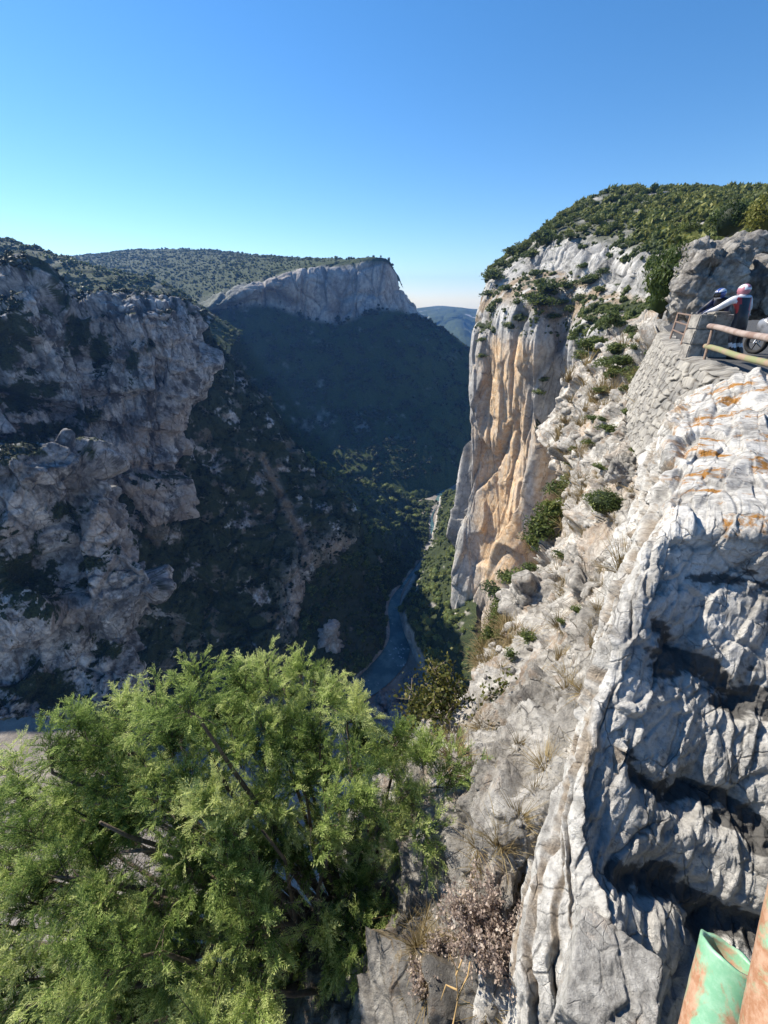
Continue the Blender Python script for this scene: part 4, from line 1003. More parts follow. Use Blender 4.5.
# ------------------------------------------------------------------ motorcyclists
LEATH = plain('black_leather', (.018, .02, .03), .45, scale=14, var=.4); WHITE = plain('white_leather', (.62, .62, .66), .5, scale=10, var=.2)
RED = plain('red_leather', (.45, .03, .035), .45); NAVY = plain('navy_leather', (.02, .03, .09), .45); SKIN = plain('skin', (.45, .28, .2), .6)
def skin_body(name, joints, edges, mats, pick, parent):
    me = bpy.data.meshes.new(name); me.from_pydata([j[0] for j in joints], edges, [])
    o = bpy.data.objects.new(name, me); COL.objects.link(o)
    o.modifiers.new('skin', 'SKIN'); sk = me.skin_vertices[0].data
    for i, j in enumerate(joints):
        sk[i].radius = (j[1], j[1] if len(j) < 3 else j[2])
    sk[0].use_root = True
    sb = o.modifiers.new('sub', 'SUBSURF'); sb.levels = 2; sb.render_levels = 2
    dg = bpy.context.evaluated_depsgraph_get(); me2 = bpy.data.meshes.new_from_object(o.evaluated_get(dg))
    bpy.data.objects.remove(o); me2.name = name
    me2.materials.clear()
    for m_ in mats: me2.materials.append(m_)
    for p_ in me2.polygons: p_.material_index = pick(p_.center); p_.use_smooth = True
    o = bpy.data.objects.new(name, me2); COL.objects.link(o); o.parent = parent
    return o
def helmet(parent, loc, yaw, pitch, base, accent, visor):
    V, T = ICO3
    P = V * np.array([.125, .15, .135]); P[:, 2] -= np.where(V[:, 1] > .2, .03 * V[:, 1], 0)
    bm = bmesh.new(); bmesh.ops.create_uvsphere(bm, u_segments=28, v_segments=20, radius=1)
    for v in bm.verts:
        x, y, z_ = v.co
        k = 1 + (.10 if (y > .3 and z_ < -.1) else 0)
        v.co = Vector((x * .128, y * .152 * k, max(z_, -.8) * .142))
    me = bpy.data.meshes.new('helmet'); bm.to_mesh(me); bm.free()
    for m_ in (base, accent, visor): me.materials.append(m_)
    for p_ in me.polygons:
        c_ = p_.center; p_.use_smooth = True
        p_.material_index = 2 if (c_.y > .085 and -.055 < c_.z < .06) else (1 if abs(c_.x) < .05 and c_.z > .02 or (c_.z < -.03 and c_.y < .02) or (abs(c_.x) > .085 and c_.z < .06 and c_.y > -.08) else 0)
    o = bpy.data.objects.new('helmet', me); COL.objects.link(o); o.parent = parent; o.location = loc; o.rotation_euler = (pitch, 0, yaw)
    return o
def rider(base, hip, chest, head, handL, handR, footL, footR, label, scheme, hel, face):
    """positions in world metres; the figure stands with both feet on the road"""
    root = tag(empty('person', (base[0], base[1], ROADZ)), label, 'person'); B0 = np.array([base[0], base[1], ROADZ])
    L = lambda p_: Vector(np.array(p_, float) - B0)
    hip, chest, head = map(lambda q_: np.array(q_, float), (hip, chest, head))
    fw = np.array([math.cos(face), math.sin(face), 0]); lf = np.array([-fw[1], fw[0], 0])
    sh_l, sh_r = chest + lf * .2 + (0, 0, .06), chest - lf * .2 + (0, 0, .06)
    J = [(L(hip), .19, .14), (L(hip * .6 + chest * .4 + fw * -.02), .19, .13), (L(chest), .22, .15), (L(chest * .55 + head * .45 + (0, 0, .0)), .07), (L(head), .08)]
    E = [(0, 1), (1, 2), (2, 3), (3, 4)]
    def limb(start, chain):
        prev = start
        for p_, r_ in chain:
            J.append((L(p_), r_)); E.append((prev, len(J) - 1)); prev = len(J) - 1
        return prev
    for sd, shp, hand in ((1, sh_l, np.array(handL, float)), (-1, sh_r, np.array(handR, float))):
        elb = (shp + hand) / 2 + lf * sd * .07 + (0, 0, -.07)
        w_ = limb(2, [(shp, .10), (elb, .075), (hand + (shp - hand) * .12, .045), (hand, .04)])
        dirh = hand - elb; dirh /= np.linalg.norm(dirh); sidev = np.cross(dirh, (0, 0, 1.)); sidev /= np.linalg.norm(sidev)
        for q_, (off, ln) in enumerate(((-.032, .07), (-.011, .085), (.011, .08), (.032, .06))):
            k_ = hand + dirh * .045 + sidev * off
            limb(w_, [(k_, .011), (k_ + dirh * ln * .55 + (0, 0, -.012), .010), (k_ + dirh * ln * .85 + (0, 0, -.035), .009)])
        limb(w_, [(hand + sidev * -.045 * sd + dirh * .02, .012), (hand + sidev * -.065 * sd + dirh * .055 + (0, 0, -.01), .010)])
    for sd, foot in ((1, np.array(footL, float)), (-1, np.array(footR, float))):
        hp = hip + lf * sd * .1 + (0, 0, -.08); kn = (hp + foot) / 2 + fw * .07
        limb(0, [(hp, .125), (kn, .085), (foot + (0, 0, .1), .062), (foot + (0, 0, .05) + fw * .05, .05), (foot + (0, 0, .045) + fw * .17, .045)])
    def pick(c_):
        w_ = np.array(c_) + B0; t = (w_ - chest)
        if w_[2] < ROADZ + .3: return 0
        ax = t @ lf
        if abs(ax) > .22 and w_[2] > hip[2] + .05: return scheme[0]
        if w_[2] > chest[2] + .06: return scheme[1]
        if abs(ax) > .12 and w_[2] > hip[2] + .1: return scheme[2]
        if w_[2] < hip[2] - .1 and (w_[2] < (hip[2] + ROADZ) / 2 - .05) and scheme[3]: return 1
        return 0
    skin_body('body', J, E, (LEATH, WHITE, RED, NAVY), pick, root)
    helmet(root, L(head + (0, 0, .04)), face - math.pi / 2, -.25, *hel)
    for foot in (footL, footR):
        bm = bmesh.new(); block(bm, -.05, .05, -.1, .2, 0, .09, .03)
        o = finish('boot', bm, LEATH, root, True); o.location = L(foot); o.rotation_euler = (0, 0, face - math.pi / 2)
    return root
VIS = plain('dark_visor', (.01, .01, .012), .1, var=.1); HW = plain('white_shell', (.75, .75, .78), .25, var=.08); HP = plain('pink_red_shell', (.50, .20, .24), .3, var=.3); HB = plain('blue_shell', (.05, .09, .30), .25); FAIR = plain('silver_fairing', (.22, .23, .26), .3, var=.5, scale=5)
rider((9.55, 11.22), (9.32, 11.22, -.5), (9.20, 11.32, -.02), (9.24, 11.40, .19), (8.72, 11.68, -.27), (9.66, 11.5, -.3), (9.42, 11.1, ROADZ), (9.68, 11.2, ROADZ),
      'motorcyclist in black suit with white shoulders seen from behind, hand on the pillar', (1, 1, 2, 1), (HW, HP, VIS), 1.75)
rider((9.85, 12.5), (9.72, 12.5, -.5), (9.50, 12.35, -.06), (9.33, 12.28, .12), (8.92, 12.05, -.28), (9.05, 12.5, -.32), (9.8, 12.3, ROADZ), (9.95, 12.65, ROADZ),
      'motorcyclist in dark jacket and white and blue helmet leaning over the pillar', (0, 0, 3, 0), (HW, HB, VIS), 3.4)
# motorcycle at the edge of the picture
def lathe(name, prof, seg, mat, parent, loc, rot):
    V, Q = [], []
    n = len(prof)
    for k in range(seg):
        th = 2 * math.pi * k / seg
        for r_, x_ in prof: V.append((x_, r_ * math.cos(th), r_ * math.sin(th)))
    for k in range(seg):
        for i in range(n):
            Q.append((k * n + i, ((k + 1) % seg) * n + i, ((k + 1) % seg) * n + (i + 1) % n, k * n + (i + 1) % n))
    o = link(name, raw_mesh(name, np.array(V), np.array(Q), smooth=True), mat, parent); o.location = loc; o.rotation_euler = rot; return o
RUB = plain('tyre_rubber', (.015, .015, .016), .8); ALU = plain('aluminium', (.45, .46, .48), .35, 1.); 
moto = tag(empty('motorcycle', (11.2, 11.7, ROADZ)), 'parked motorcycle with silver fairing at the right edge behind the railing', 'motorcycle'); moto.rotation_euler = (0, -.12, .25)
def tor(R_, r_, n=12): return [(R_ + r_ * math.cos(2 * math.pi * k / n), r_ * math.sin(2 * math.pi * k / n)) for k in range(n)]
for yy in (-.7, .7):
    wv = lathe('wheel', tor(.24, .025), 28, ALU, moto, (0, yy, .31), (0, 0, 0))
    lathe('tyre', tor(.265, .06), 28, RUB, wv, (0, 0, 0), (0, 0, 0))
    V, Q, T = join_arrays([tube_arrays([((0, 0, 0), .018), ((0, .24 * math.cos(a_), .24 * math.sin(a_)), .012)], 6) for a_ in np.linspace(0, 2 * math.pi, 6)[:-1]])
    link('spokes', raw_mesh('spokes', V, Q, T), ALU, wv)
def loft(name, secs, mat, parent, seg=14):
    """secs: (y, z, half width, half height)"""
    V, Q = [], []
    for y_, z_, w_, h_ in secs:
        for k in range(seg):
            th = 2 * math.pi * k / seg; V.append((w_ * math.copysign(abs(math.cos(th)) ** .7, math.cos(th)), y_, z_ + h_ * math.copysign(abs(math.sin(th)) ** .7, math.sin(th))))
    for i in range(len(secs) - 1):
        for k in range(seg): Q.append((i * seg + k, i * seg + (k + 1) % seg, (i + 1) * seg + (k + 1) % seg, (i + 1) * seg + k))
    return link(name, raw_mesh(name, np.array(V), np.array(Q), smooth=True), mat, parent)
loft('fuel_tank', [(-.12, .78, .02, .02), (-.08, .8, .13, .1), (.1, .84, .17, .13), (.3, .82, .13, .12), (.36, .8, .03, .05)], FAIR, moto)
loft('seat', [(-.72, .88, .02, .02), (-.66, .86, .09, .05), (-.4, .8, .13, .05), (-.1, .78, .12, .05), (-.06, .78, .02, .02)], LEATH, moto)
loft('fairing', [(.82, .78, .03, .05), (.74, .8, .14, .14), (.55, .78, .21, .24), (.3, .62, .22, .28), (.05, .48, .2, .2), (-.1, .42, .1, .1)], FAIR, moto)
loft('engine', [(-.25, .42, .02, .02), (-.22, .42, .16, .14), (.2, .44, .18, .18), (.28, .44, .02, .02)], ALU, moto)
loft('tail', [(-.95, .92, .02, .02), (-.85, .9, .07, .06), (-.6, .82, .1, .07), (-.3, .74, .1, .06)], HP, moto)
for sx in (-.09, .09): tube('fork', [((sx, .7, .31), .025), ((sx, .48, .95), .028)], ALU, moto)
tube('handlebar', [((-.36, .36, .94), .015), ((0, .48, .98), .015), ((.36, .36, .94), .015)], RUB, moto)
tube('exhaust', [((.15, .1, .28), .03), ((.17, -.3, .3), .045), ((.19, -.75, .42), .055)], ALU, moto)
loft('windscreen', [(.62, .98, .14, .03), (.5, 1.1, .13, .02), (.42, 1.2, .07, .01)], VIS, moto)

PR = []
for k in range(5):
    V, T = ico(2); rk = 1 + .5 * gnoise(V * 1.3 + 3 * k, 700 + k); m_ = np.max(np.abs(V), axis=1, keepdims=True); V = (V * .4 + V / m_ * .5) * rk[:, None] * np.array([1.2, 1, .7])
    PR.append((V, None, T, np.zeros(len(V))))
okN = (NS.px > 405) & (NS.px < 690) & (NS.py > 330) & (NS.py < 1030) & (NS.f > 1)
wN = okN * (.1 + NS.attrs['soil']) * NS.sp ** 2 / NS.s ** 2
I = scatter(NS, 1500, wN, r); q_ = NS.s[I] * (.0018 + .012 * r.random(1500) ** 4)
o = merge_instances('rubble', PR, NS.P[I] + np.array([0, 0, .2]) * q_[:, None], q_, M_NEAR, lab='loose pale stones scattered over the dry slope')
# ------------------------------------------------------------------ dry grass, dead shrub, leafy bush
def blades(n, h, w_, seed, spread=.35, curl=.5):
    r_ = np.random.default_rng(seed); V, Q = [], []
    for k in range(n):
        a_ = r_.uniform(0, 6.28); rad = r_.uniform(0, .35) ; b0 = np.array([rad * math.cos(a_), rad * math.sin(a_), 0]) * h * .6
        dirv = np.array([math.cos(a_ + r_.normal(0, .5)), math.sin(a_ + r_.normal(0, .5)), 0]); hh = h * r_.uniform(.5, 1.1); sp_ = r_.uniform(.1, 1) * spread
        sd = np.array([-dirv[1], dirv[0], 0]) * w_; o_ = len(V)
        for t in (0, .4, .75, 1):
            c_ = b0 + dirv * hh * (sp_ * t + curl * sp_ * t * t) + np.array([0, 0, hh * (t - .35 * t * t * sp_ * 1.6)])
            V += [c_ - sd * (1 - t * .85), c_ + sd * (1 - t * .85)]
        for t in range(3): Q.append((o_ + 2 * t, o_ + 2 * t + 1, o_ + 2 * t + 3, o_ + 2 * t + 2))
    V = np.array(V); return V, np.array(Q), np.repeat(r_.uniform(.1, .9, n), 8)
STRAW = foliage_material('dry_grass', ((.0, (.10, .075, .03)), (.5, (.29, .215, .10)), (1., (.46, .37, .20))), .3)
GR = []
for k in range(3):
    V, Q, t = blades(170, 1., .012, 60 + k, .8); me = raw_mesh('grass_tuft', V, Q, None, {'tint': t}); me.materials.append(STRAW); GR.append(me)
for x, y, q in [(644, 491, 12), (654, 536, 9), (625, 568, 15), (630, 553, 11), (652, 410, 13), (655, 400, 9), (558, 620, 8), (568, 692, 13), (615, 645, 17), (649, 615, 9), (520, 742, 9), (546, 765, 13), (535, 790, 9), (585, 690, 9),
                (455, 755, 14), (470, 770, 12), (448, 740, 10), (485, 725, 9), (640, 440, 9), (605, 610, 10), (592, 640, 9), (500, 845, 16), (520, 815, 12), (560, 655, 9), (642, 395, 8), (664, 470, 8)]:
    hit = locate([NS], x, y)
    if hit is None: continue
    P_, N_, f_ = hit; h_ = q * f_ / FPX * 2.3
    o = bpy.data.objects.new('grass_tuft', rr.choice(GR)); COL.objects.link(o); o.location = Vector(P_) - Vector((0, 0, .02 * f_)); o.scale = (h_, h_, h_); o.rotation_euler = (rr.uniform(-.3, .3), rr.uniform(-.5, .1), rr.uniform(0, 6))
    tag(o, 'tuft of dry straw coloured grass among the pale rocks', 'grass tuft', 'dry grass tufts on the slope')
PG = []
for k in range(4):
    V, Q, t = blades(46, 1., .022, 160 + k, 1.0); PG.append((V, Q, None, t))
I = scatter(NS, 1500, okN * NS.attrs['soil'] ** 2 * NS.sp ** 2 / NS.s ** 1.6, r); q_ = NS.s[I] * (.012 + .034 * r.random(1500) ** 2)
merge_instances('dry_grass', PG, NS.P[I] - np.array([0, 0, .1]) * q_[:, None], q_, STRAW, lab='thin dry grass sprinkled over the soil between the rocks')
def bush_branches(seed, n, length, spread, r0, lift=.4):
    r_ = np.random.default_rng(seed); L = []; tips = []
    for k in range(n):
        a_ = r_.uniform(0, 6.28); d_ = np.array([math.cos(a_) * spread, math.sin(a_) * spread, r_.uniform(lift, 1.1)]); d_ /= np.linalg.norm(d_); ln = length * r_.uniform(.55, 1)
        p_ = np.zeros(3); pts = [(p_, r0)]
        for j in range(5):
            d_ = d_ + r_.normal(0, .16, 3); d_ /= np.linalg.norm(d_); p_ = p_ + d_ * ln / 5; pts.append((p_, r0 * (1 - (j + 1) / 5.6)))
            if j >= 1: tips.append((p_, d_))
            if j in (1, 2, 3):
                d2 = d_ + r_.normal(0, .55, 3); d2 /= np.linalg.norm(d2); q2 = p_ + d2 * ln * .3; L.append(tube_arrays([(p_, r0 * .4), (p_ + d2 * ln * .16 + r_.normal(0, .01, 3), r0 * .3), (q2, r0 * .12)], 4)); tips += [(q2, d2), ((p_ + q2) / 2, d2)]
        L.append(tube_arrays(pts, 5))
    return join_arrays(L), tips
def leaf_quads(tips, per, leaf, jit, seed, ratio=.45):
    r_ = np.random.default_rng(seed); T = np.array([t[0] for t in tips]); D_ = np.array([t[1] for t in tips])
    n = len(T) * per; I = np.repeat(np.arange(len(T)), per)
    pos = T[I] + r_.normal(0, jit, (n, 3)); a_ = D_[I] + r_.normal(0, .8, (n, 3)); a_ /= np.linalg.norm(a_, axis=1)[:, None]
    b_ = np.cross(a_, r_.normal(size=(n, 3))); b_ /= np.linalg.norm(b_, axis=1)[:, None]
    l_ = leaf * r_.uniform(.6, 1.3, n)[:, None]
    V = np.stack([pos, pos + a_ * l_ * .5 + b_ * l_ * ratio, pos + a_ * l_, pos + a_ * l_ * .5 - b_ * l_ * ratio], 1).reshape(-1, 3)
    return V, np.arange(n * 4).reshape(-1, 4), np.repeat(np.clip(np.repeat(r_.uniform(.15, .85, len(T)), per) + r_.normal(0, .12, n), 0, 1), 4)
TWIG = plain('dead_twig', (.26, .21, .16), .9, scale=30, col2=(.15, .12, .095))
def leafy_bush(name, loc, length, nb, per, leaf, mat, label, seed, spread=1., lift=.4, r0=None, jit=None, fol='foliage', ratio=.45, cat='shrub'):
    t = tag(empty(name, loc), label, cat); (V, Q, T), tips = bush_branches(seed, nb, length, spread, r0 or length * .018, lift)
    link('stems', raw_mesh('stems', V, Q, T, smooth=True), TWIG, t)
    V, Q, ti = leaf_quads(tips, per, leaf, jit or leaf * 1.1, seed + 1, ratio); link(fol, raw_mesh(fol, V, Q, None, {'tint': ti}), mat, t); return t
OLIVE = foliage_material('olive_leaves', ((.0, (.022, .035, .010)), (.5, (.085, .095, .022)), (1., (.25, .21, .05))), .3)
h1 = locate([NS], 452, 738)
leafy_bush('leafy_shrub', Vector(PS(455, 722, 6.3)), 1.15, 30, 9, .062, OLIVE, 'leafy olive green shrub at the cliff edge right of the juniper top', 70, .9, .5)
leafy_bush('leafy_shrub', Vector(PS(428, 728, 6.9)), .75, 22, 9, .055, OLIVE, 'low yellowish shrub just behind the right side of the juniper', 71, 1., .4)
leafy_bush('leafy_shrub', Vector(PS(498, 660, 13)), 1.1, 22, 9, .07, OLIVE, 'small dark leafy shrub where the gully meets the near rocks', 72, 1., .5)
GREYP = foliage_material('withered_leaves', ((.0, (.24, .18, .15)), (.5, (.52, .42, .35)), (1., (.70, .61, .50))), .4)
hit = locate([NS], 478, 925)
leafy_bush('withered_shrub', Vector(PS(482, 935, 2.38)), .34, 46, 16, .017, GREYP, 'withered grey pink shrub at the foot of the big ledge', 73, .8, .5, .0045, .012)
leafy_bush('withered_shrub', Vector(PS(440, 975, 2.45)), .22, 34, 14, .015, GREYP, 'low dark withered shrub in the soil below the juniper', 74, 1.1, .3, .004, .012)
leafy_bush('withered_shrub', Vector(PS(515, 835, 2.75)), .2, 26, 8, .012, GREYP, 'thin grey twiggy plant on the white ledge above the withered shrub', 75, .9, .5, .003, .01)
DRYST = plain('dry_stalk', (.50, .33, .14), .8, scale=40)
L = []
b0 = np.array(PS(452, 1030, 2.0))
for q in [[(452, 1030, 2.0), (458, 1000, 1.98), (456, 968, 1.96), (450, 955, 1.95)], [(457, 1000, 1.98), (468, 975, 1.96), (470, 962, 1.95)], [(457, 990, 1.98), (446, 985, 1.97), (441, 1000, 1.98)], [(456, 975, 1.96), (462, 960, 1.95)], [(458, 1005, 1.98), (470, 1003, 1.97)]]:
    L.append(tube_arrays([(PS(*p_) - b0, .0045 - .0008 * i) for i, p_ in enumerate(q)], 5))
V, Q, T = join_arrays(L); o = link('dry_stalk', raw_mesh('dry_stalk', V, Q, T, smooth=True), DRYST); o.location = b0; tag(o, 'forked dry yellow stalk standing in the dark soil at the bottom', 'dry stalk')

# ------------------------------------------------------------------ the juniper
POLY = [(-110, 830), (-40, 795), (0, 772), (45, 742), (110, 710), (150, 694), (200, 674), (265, 655), (308, 658), (343, 692), (412, 726), (452, 758), (466, 818), (474, 858), (434, 905), (390, 942), (340, 1000), (320, 1080), (-110, 1120)]
def inside(x, y):
    c_ = False; n = len(POLY)
    for i in range(n):
        (x1, y1), (x2, y2) = POLY[i], POLY[i - 1]
        if (y1 > y) != (y2 > y) and x < (x2 - x1) * (y - y1) / (y2 - y1) + x1: c_ = not c_
    return c_
def dome(x, y):
    u = (x - 190) / 330; v_ = (y - 880) / 260
    return 3.15 + .75 * u * u + .55 * v_ * v_ - .35 * (y - 880) / 260 + .14 * math.sin(x * .045 + y * .02) + .12 * math.sin(y * .05 - x * .03)
jr = np.random.default_rng(77)
# one feathery sprig: a stem with alternating scale-leaf twigs
def sprig(seed):
    r_ = np.random.default_rng(seed); V, Q, ti = [], [], []
    def ribbon(p0, p1, w0, w1, t0, t1):
        d_ = p1 - p0; s_ = np.cross(d_, r_.normal(size=3)); s_ /= np.linalg.norm(s_) + 1e-9; o_ = len(V)
        V.extend([p0 - s_ * w0, p0 + s_ * w0, p1 + s_ * w1, p1 - s_ * w1]); ti.extend([t0, t0, t1, t1]); Q.append((o_, o_ + 1, o_ + 2, o_ + 3))
    ax = lambda t: np.array([t, .06 * math.sin(3 * t + seed), -.22 * t * t])
    for a_, b_ in ((0, .5), (.5, 1.0)): ribbon(ax(a_), ax(b_), .02, .014, .3, .6)
    for k in range(13):
        t = .1 + .88 * k / 12; sd = 1 if k % 2 else -1; ph = r_.uniform(-.9, .9)
        d_ = np.array([.75, sd * math.cos(ph) * .75, math.sin(ph) * .75 + .1]); d_ /= np.linalg.norm(d_); ln = .36 * (1.1 - .65 * t) * r_.uniform(.7, 1.2)
        p_ = ax(t); q_ = p_ + d_ * ln * .55; e_ = q_ + (d_ + np.array([.35, 0, -.1])) * ln * .5
        ribbon(p_, q_, .016, .026, .3 + .35 * t, .5 + .4 * t); ribbon(q_, e_, .026, .004, .5 + .4 * t, .75 + .3 * t)
        d2 = d_ + r_.normal(0, .5, 3); ribbon(q_, q_ + d2 / np.linalg.norm(d2) * ln * .4, .022, .004, .5 + .4 * t, .7 + .3 * t)
    return np.array(V), np.array(Q), np.array(ti)
SPR = [sprig(k) for k in range(6)]
jbase = np.array(PS(352, 955, 4.05))
clumps = []
tries = 0
def toofar(x, y, d_): return all((x - c[0]) ** 2 + (y - c[1]) ** 2 > d_ * d_ for c in clumps)
while len(clumps) < 190 and tries < 9000:
    tries += 1
    x, y = jr.uniform(-110, 460), jr.uniform(640, 1110)
    if inside(x, y) and toofar(x, y, 29):
        # openings where the bare inside shows
        hole = min(((x - 140) / 46) ** 2 + ((y - 850) / 24) ** 2, ((x - 305) / 44) ** 2 + ((y - 895) / 30) ** 2, ((x - 40) / 40) ** 2 + ((y - 930) / 18) ** 2)
        if hole < 1: continue
        clumps.append((x, y, dome(x, y) + jr.normal(0, .2), 1.))
back = []
while len(back) < 180:
    x, y = jr.uniform(-90, 440), jr.uniform(665, 1090)
    hole = min(((x - 145) / 30) ** 2 + ((y - 850) / 15) ** 2, ((x - 305) / 30) ** 2 + ((y - 895) / 20) ** 2)
    if hole < 1: continue
    if inside(x, y) and inside(x, y - 14): back.append((x, y, dome(x, y) + jr.uniform(.45, 1.1), .75))
Pos, Dir, Sz, Tn = [], [], [], []
limbs = []; twigs = []
for ci, (x, y, s_, dens) in enumerate(clumps + back):
    c_ = PS(x, y, s_); out_ = c_ - (jbase + np.array([-.5, .1, .1])); L_ = np.linalg.norm(out_); out_ = out_ / L_
    dirc = out_ * .75 + np.array([0, 0, .45]) + jr.normal(0, .22, 3); dirc /= np.linalg.norm(dirc)
    root_ = c_ - dirc * .22
    if ci < 190 and ci % 3 == 0 or ci >= 190 and ci % 4 == 0:
        mid_ = jbase * .5 + root_ * .5 + np.array([0, 0, -.12]) + jr.normal(0, .1, 3)
        limbs.append([(jbase + jr.normal(0, .05, 3), .045), (jbase * .75 + mid_ * .25 + jr.normal(0, .04, 3), .036), (mid_, .026), (root_ * .6 + mid_ * .4 + jr.normal(0, .04, 3), .018), (root_, .012), (c_, .006)])
    nb = int(15 * dens) + int(jr.integers(0, 4)); ctint = jr.normal(.03, .16); lmul = jr.uniform(.8, 1.35)
    for k in range(nb):
        a_ = jr.normal(0, .62, 3); d_ = dirc + a_; d_ /= np.linalg.norm(d_); ln = jr.uniform(.15, .34) * lmul; p_ = root_ + dirc * jr.uniform(0, .2)
        pts = [p_]
        for j in range(6):
            d_ = d_ + np.array([0, 0, -.06]) + jr.normal(0, .07, 3); d_ /= np.linalg.norm(d_); pts.append(pts[-1] + d_ * ln / 6)
            for q_ in range(2 if j < 5 else 3):
                if j == 0 and q_: continue
                dd = d_ + jr.normal(0, .5, 3); dd /= np.linalg.norm(dd)
                Pos.append(pts[-1] + jr.normal(0, .008, 3)); Dir.append(dd); Sz.append(jr.uniform(.045, .095)); Tn.append(ctint + .42 * (j / 5 - .62) - (.3 if dens < 1 else 0))  # outer sprigs lighter, back clumps darker: crown light and shade in the tint
        if k % 2 == 0: twigs.append([(pts[0], .0045), (pts[3], .003), (pts[6], .0012)])
Pos, Dir, Sz, Tn = map(np.array, (Pos, Dir, Sz, Tn))
side = np.cross(Dir, np.array([0, 0, 1.]) + .01); side /= np.linalg.norm(side, axis=1)[:, None]; upv = np.cross(side, Dir)
rollv = jr.uniform(-1.2, 1.2, len(Pos)); s2 = side * np.cos(rollv)[:, None] + upv * np.sin(rollv)[:, None]; u2 = np.cross(s2, Dir)
Vs, Qs, ts, off = [], [], [], 0
wh = jr.integers(0, len(SPR), len(Pos))
tree0 = tag(empty('juniper_tree', Vector(jbase)), 'broad bright green juniper tree growing out of the cliff below the viewpoint', 'tree')
for k, (V, Q, t) in enumerate(SPR):
    I = np.nonzero(wh == k)[0]
    W = (V[None, :, 0, None] * Dir[I, None] + V[None, :, 1, None] * s2[I, None] + V[None, :, 2, None] * u2[I, None]) * Sz[I, None, None] * 1.35 + Pos[I, None]
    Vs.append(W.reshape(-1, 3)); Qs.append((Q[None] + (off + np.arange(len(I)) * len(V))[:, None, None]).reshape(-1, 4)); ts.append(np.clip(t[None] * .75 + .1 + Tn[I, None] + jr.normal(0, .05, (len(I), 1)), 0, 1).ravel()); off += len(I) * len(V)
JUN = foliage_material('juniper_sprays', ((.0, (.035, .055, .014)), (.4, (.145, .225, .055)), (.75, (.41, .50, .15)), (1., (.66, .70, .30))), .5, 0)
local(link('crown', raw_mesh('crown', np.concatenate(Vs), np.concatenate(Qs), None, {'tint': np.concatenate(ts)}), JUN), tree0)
print('sprigs', len(Pos))
trunk = [(jbase + np.array([.25, -.1, -.6]), .11), (jbase + np.array([.1, 0, -.2]), .09), (jbase, .075), (jbase + np.array([-.15, .05, .12]), .06)]
V, Q, T = join_arrays([tube_arrays(trunk, 10)] + [tube_arrays(l_, 7) for l_ in limbs]); local(link('trunk', raw_mesh('trunk', V, Q, T, smooth=True), BARK), tree0)
vis = [[(190, 862, 3.5), (160, 846, 3.3), (128, 836, 3.15), (100, 822, 3.0)], [(215, 880, 3.55), (180, 852, 3.4), (150, 850, 3.2), (120, 852, 3.1)], [(180, 740, 3.9), (170, 715, 3.85), (160, 690, 3.8)], [(190, 770, 3.8), (180, 740, 3.8)],
       [(300, 940, 3.6), (292, 900, 3.4), (285, 860, 3.3), (262, 830, 3.25)], [(320, 930, 3.7), (318, 890, 3.5), (330, 850, 3.4)]]
V, Q, T = join_arrays([tube_arrays([(PS(*p_), .022 - .004 * i) for i, p_ in enumerate(l_)], 7) for l_ in vis] + [tube_arrays(l_, 4, False) for l_ in twigs])
local(link('branches', raw_mesh('branches', V, Q, T, smooth=True), BARK), tree0)
dead = []
for k in range(420):
    x, y = (jr.normal(150, 34), jr.normal(858, 20)) if k % 2 else (jr.normal(308, 34), jr.normal(900, 34))
    p_ = PS(x, y, dome(x, y) + jr.uniform(.1, .6)); d_ = jr.normal(size=3); d_ /= np.linalg.norm(d_)
    e_ = p_ + d_ * jr.uniform(.08, .25); dead.append(tube_arrays([(p_, .003), ((p_ + e_) / 2 + jr.normal(0, .012, 3), .0022), (e_, .001)], 4, False))
V, Q, T = join_arrays(dead); local(tag(link('dead_twigs', raw_mesh('dead_twigs', V, Q, T), TWIG), kind='stuff'), tree0)

HAZE = .00009
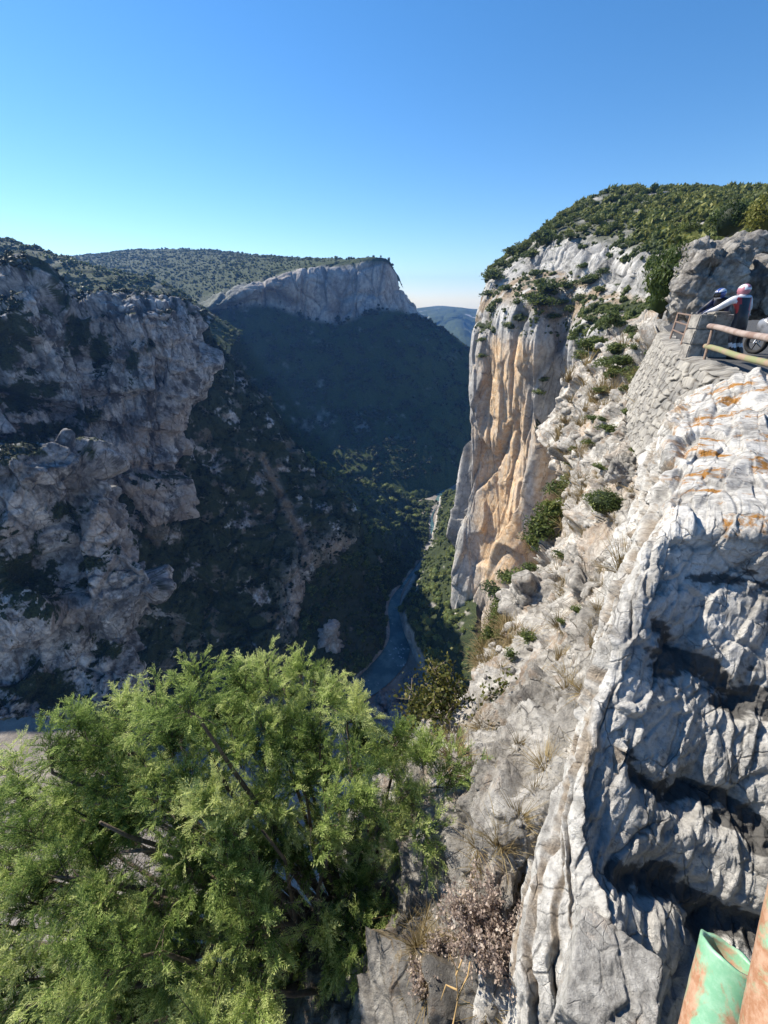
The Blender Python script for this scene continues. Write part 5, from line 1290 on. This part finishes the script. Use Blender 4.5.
# air between here and the far slopes
bm = bmesh.new(); bmesh.ops.create_cube(bm, size=1)
me = bpy.data.meshes.new('haze'); bm.to_mesh(me); bm.free()
m, nt, out = new_mat('valley_air'); b = NB(nt); pv = b.n('ShaderNodeVolumePrincipled')
pv.inputs['Color'].default_value = (.16, .40, 1, 1); pv.inputs['Density'].default_value = HAZE; pv.inputs['Anisotropy'].default_value = .2
nt.links.new(pv.outputs[0], out.inputs['Volume'])
hz = link('haze', me, m); zt, zb = 330., -306.; hz.scale = (12200, 10000, zt - zb); hz.location = (0, 2400, (zt + zb) / 2); tag(hz, kind='stuff')

# ------------------------------------------------------------------ world, sun, air, camera
w = bpy.data.worlds.new('World'); SC.world = w; w.use_nodes = True
nt = w.node_tree; bg = nt.nodes['Background']
sky = nt.nodes.new('ShaderNodeTexSky'); sky.sky_type = 'NISHITA'; sky.sun_disc = False
sky.sun_elevation = SUN_EL; sky.sun_rotation = -SUN_AZ
sky.altitude = 900; sky.air_density = 1.0; sky.dust_density = .05; sky.ozone_density = 2.4
hs = nt.nodes.new('ShaderNodeHueSaturation'); hs.inputs['Saturation'].default_value = 1.28
nt.links.new(sky.outputs[0], hs.inputs['Color']); nt.links.new(hs.outputs[0], bg.inputs[0]); bg.inputs[1].default_value = .096
sd = bpy.data.lights.new('sun', 'SUN'); sd.energy = 5.0; sd.angle = math.radians(.53); sd.color = (1, .93, .81)
so = bpy.data.objects.new('sun', sd); COL.objects.link(so)
S = Vector((-math.sin(SUN_AZ) * math.cos(SUN_EL), math.cos(SUN_AZ) * math.cos(SUN_EL), math.sin(SUN_EL)))
so.rotation_euler = S.to_track_quat('Z', 'Y').to_euler()
cam = bpy.data.cameras.new('camera'); co = bpy.data.objects.new('camera', cam); COL.objects.link(co)
cam.sensor_fit = 'HORIZONTAL'; cam.sensor_width = 36; cam.lens = 36 * FPX / 768
cam.clip_start = .05; cam.clip_end = 40000
co.rotation_euler = (math.pi / 2 - PITCH, 0, 0)
SC.camera = co
SC.view_settings.view_transform = 'Standard'; SC.view_settings.look = 'None'
SC.view_settings.exposure = .85; SC.view_settings.gamma = 1; SC.view_settings.use_curve_mapping = False
SC.cycles.use_denoising = True
SC.cycles.max_bounces = 6; SC.cycles.diffuse_bounces = 3; SC.cycles.transparent_max_bounces = 4
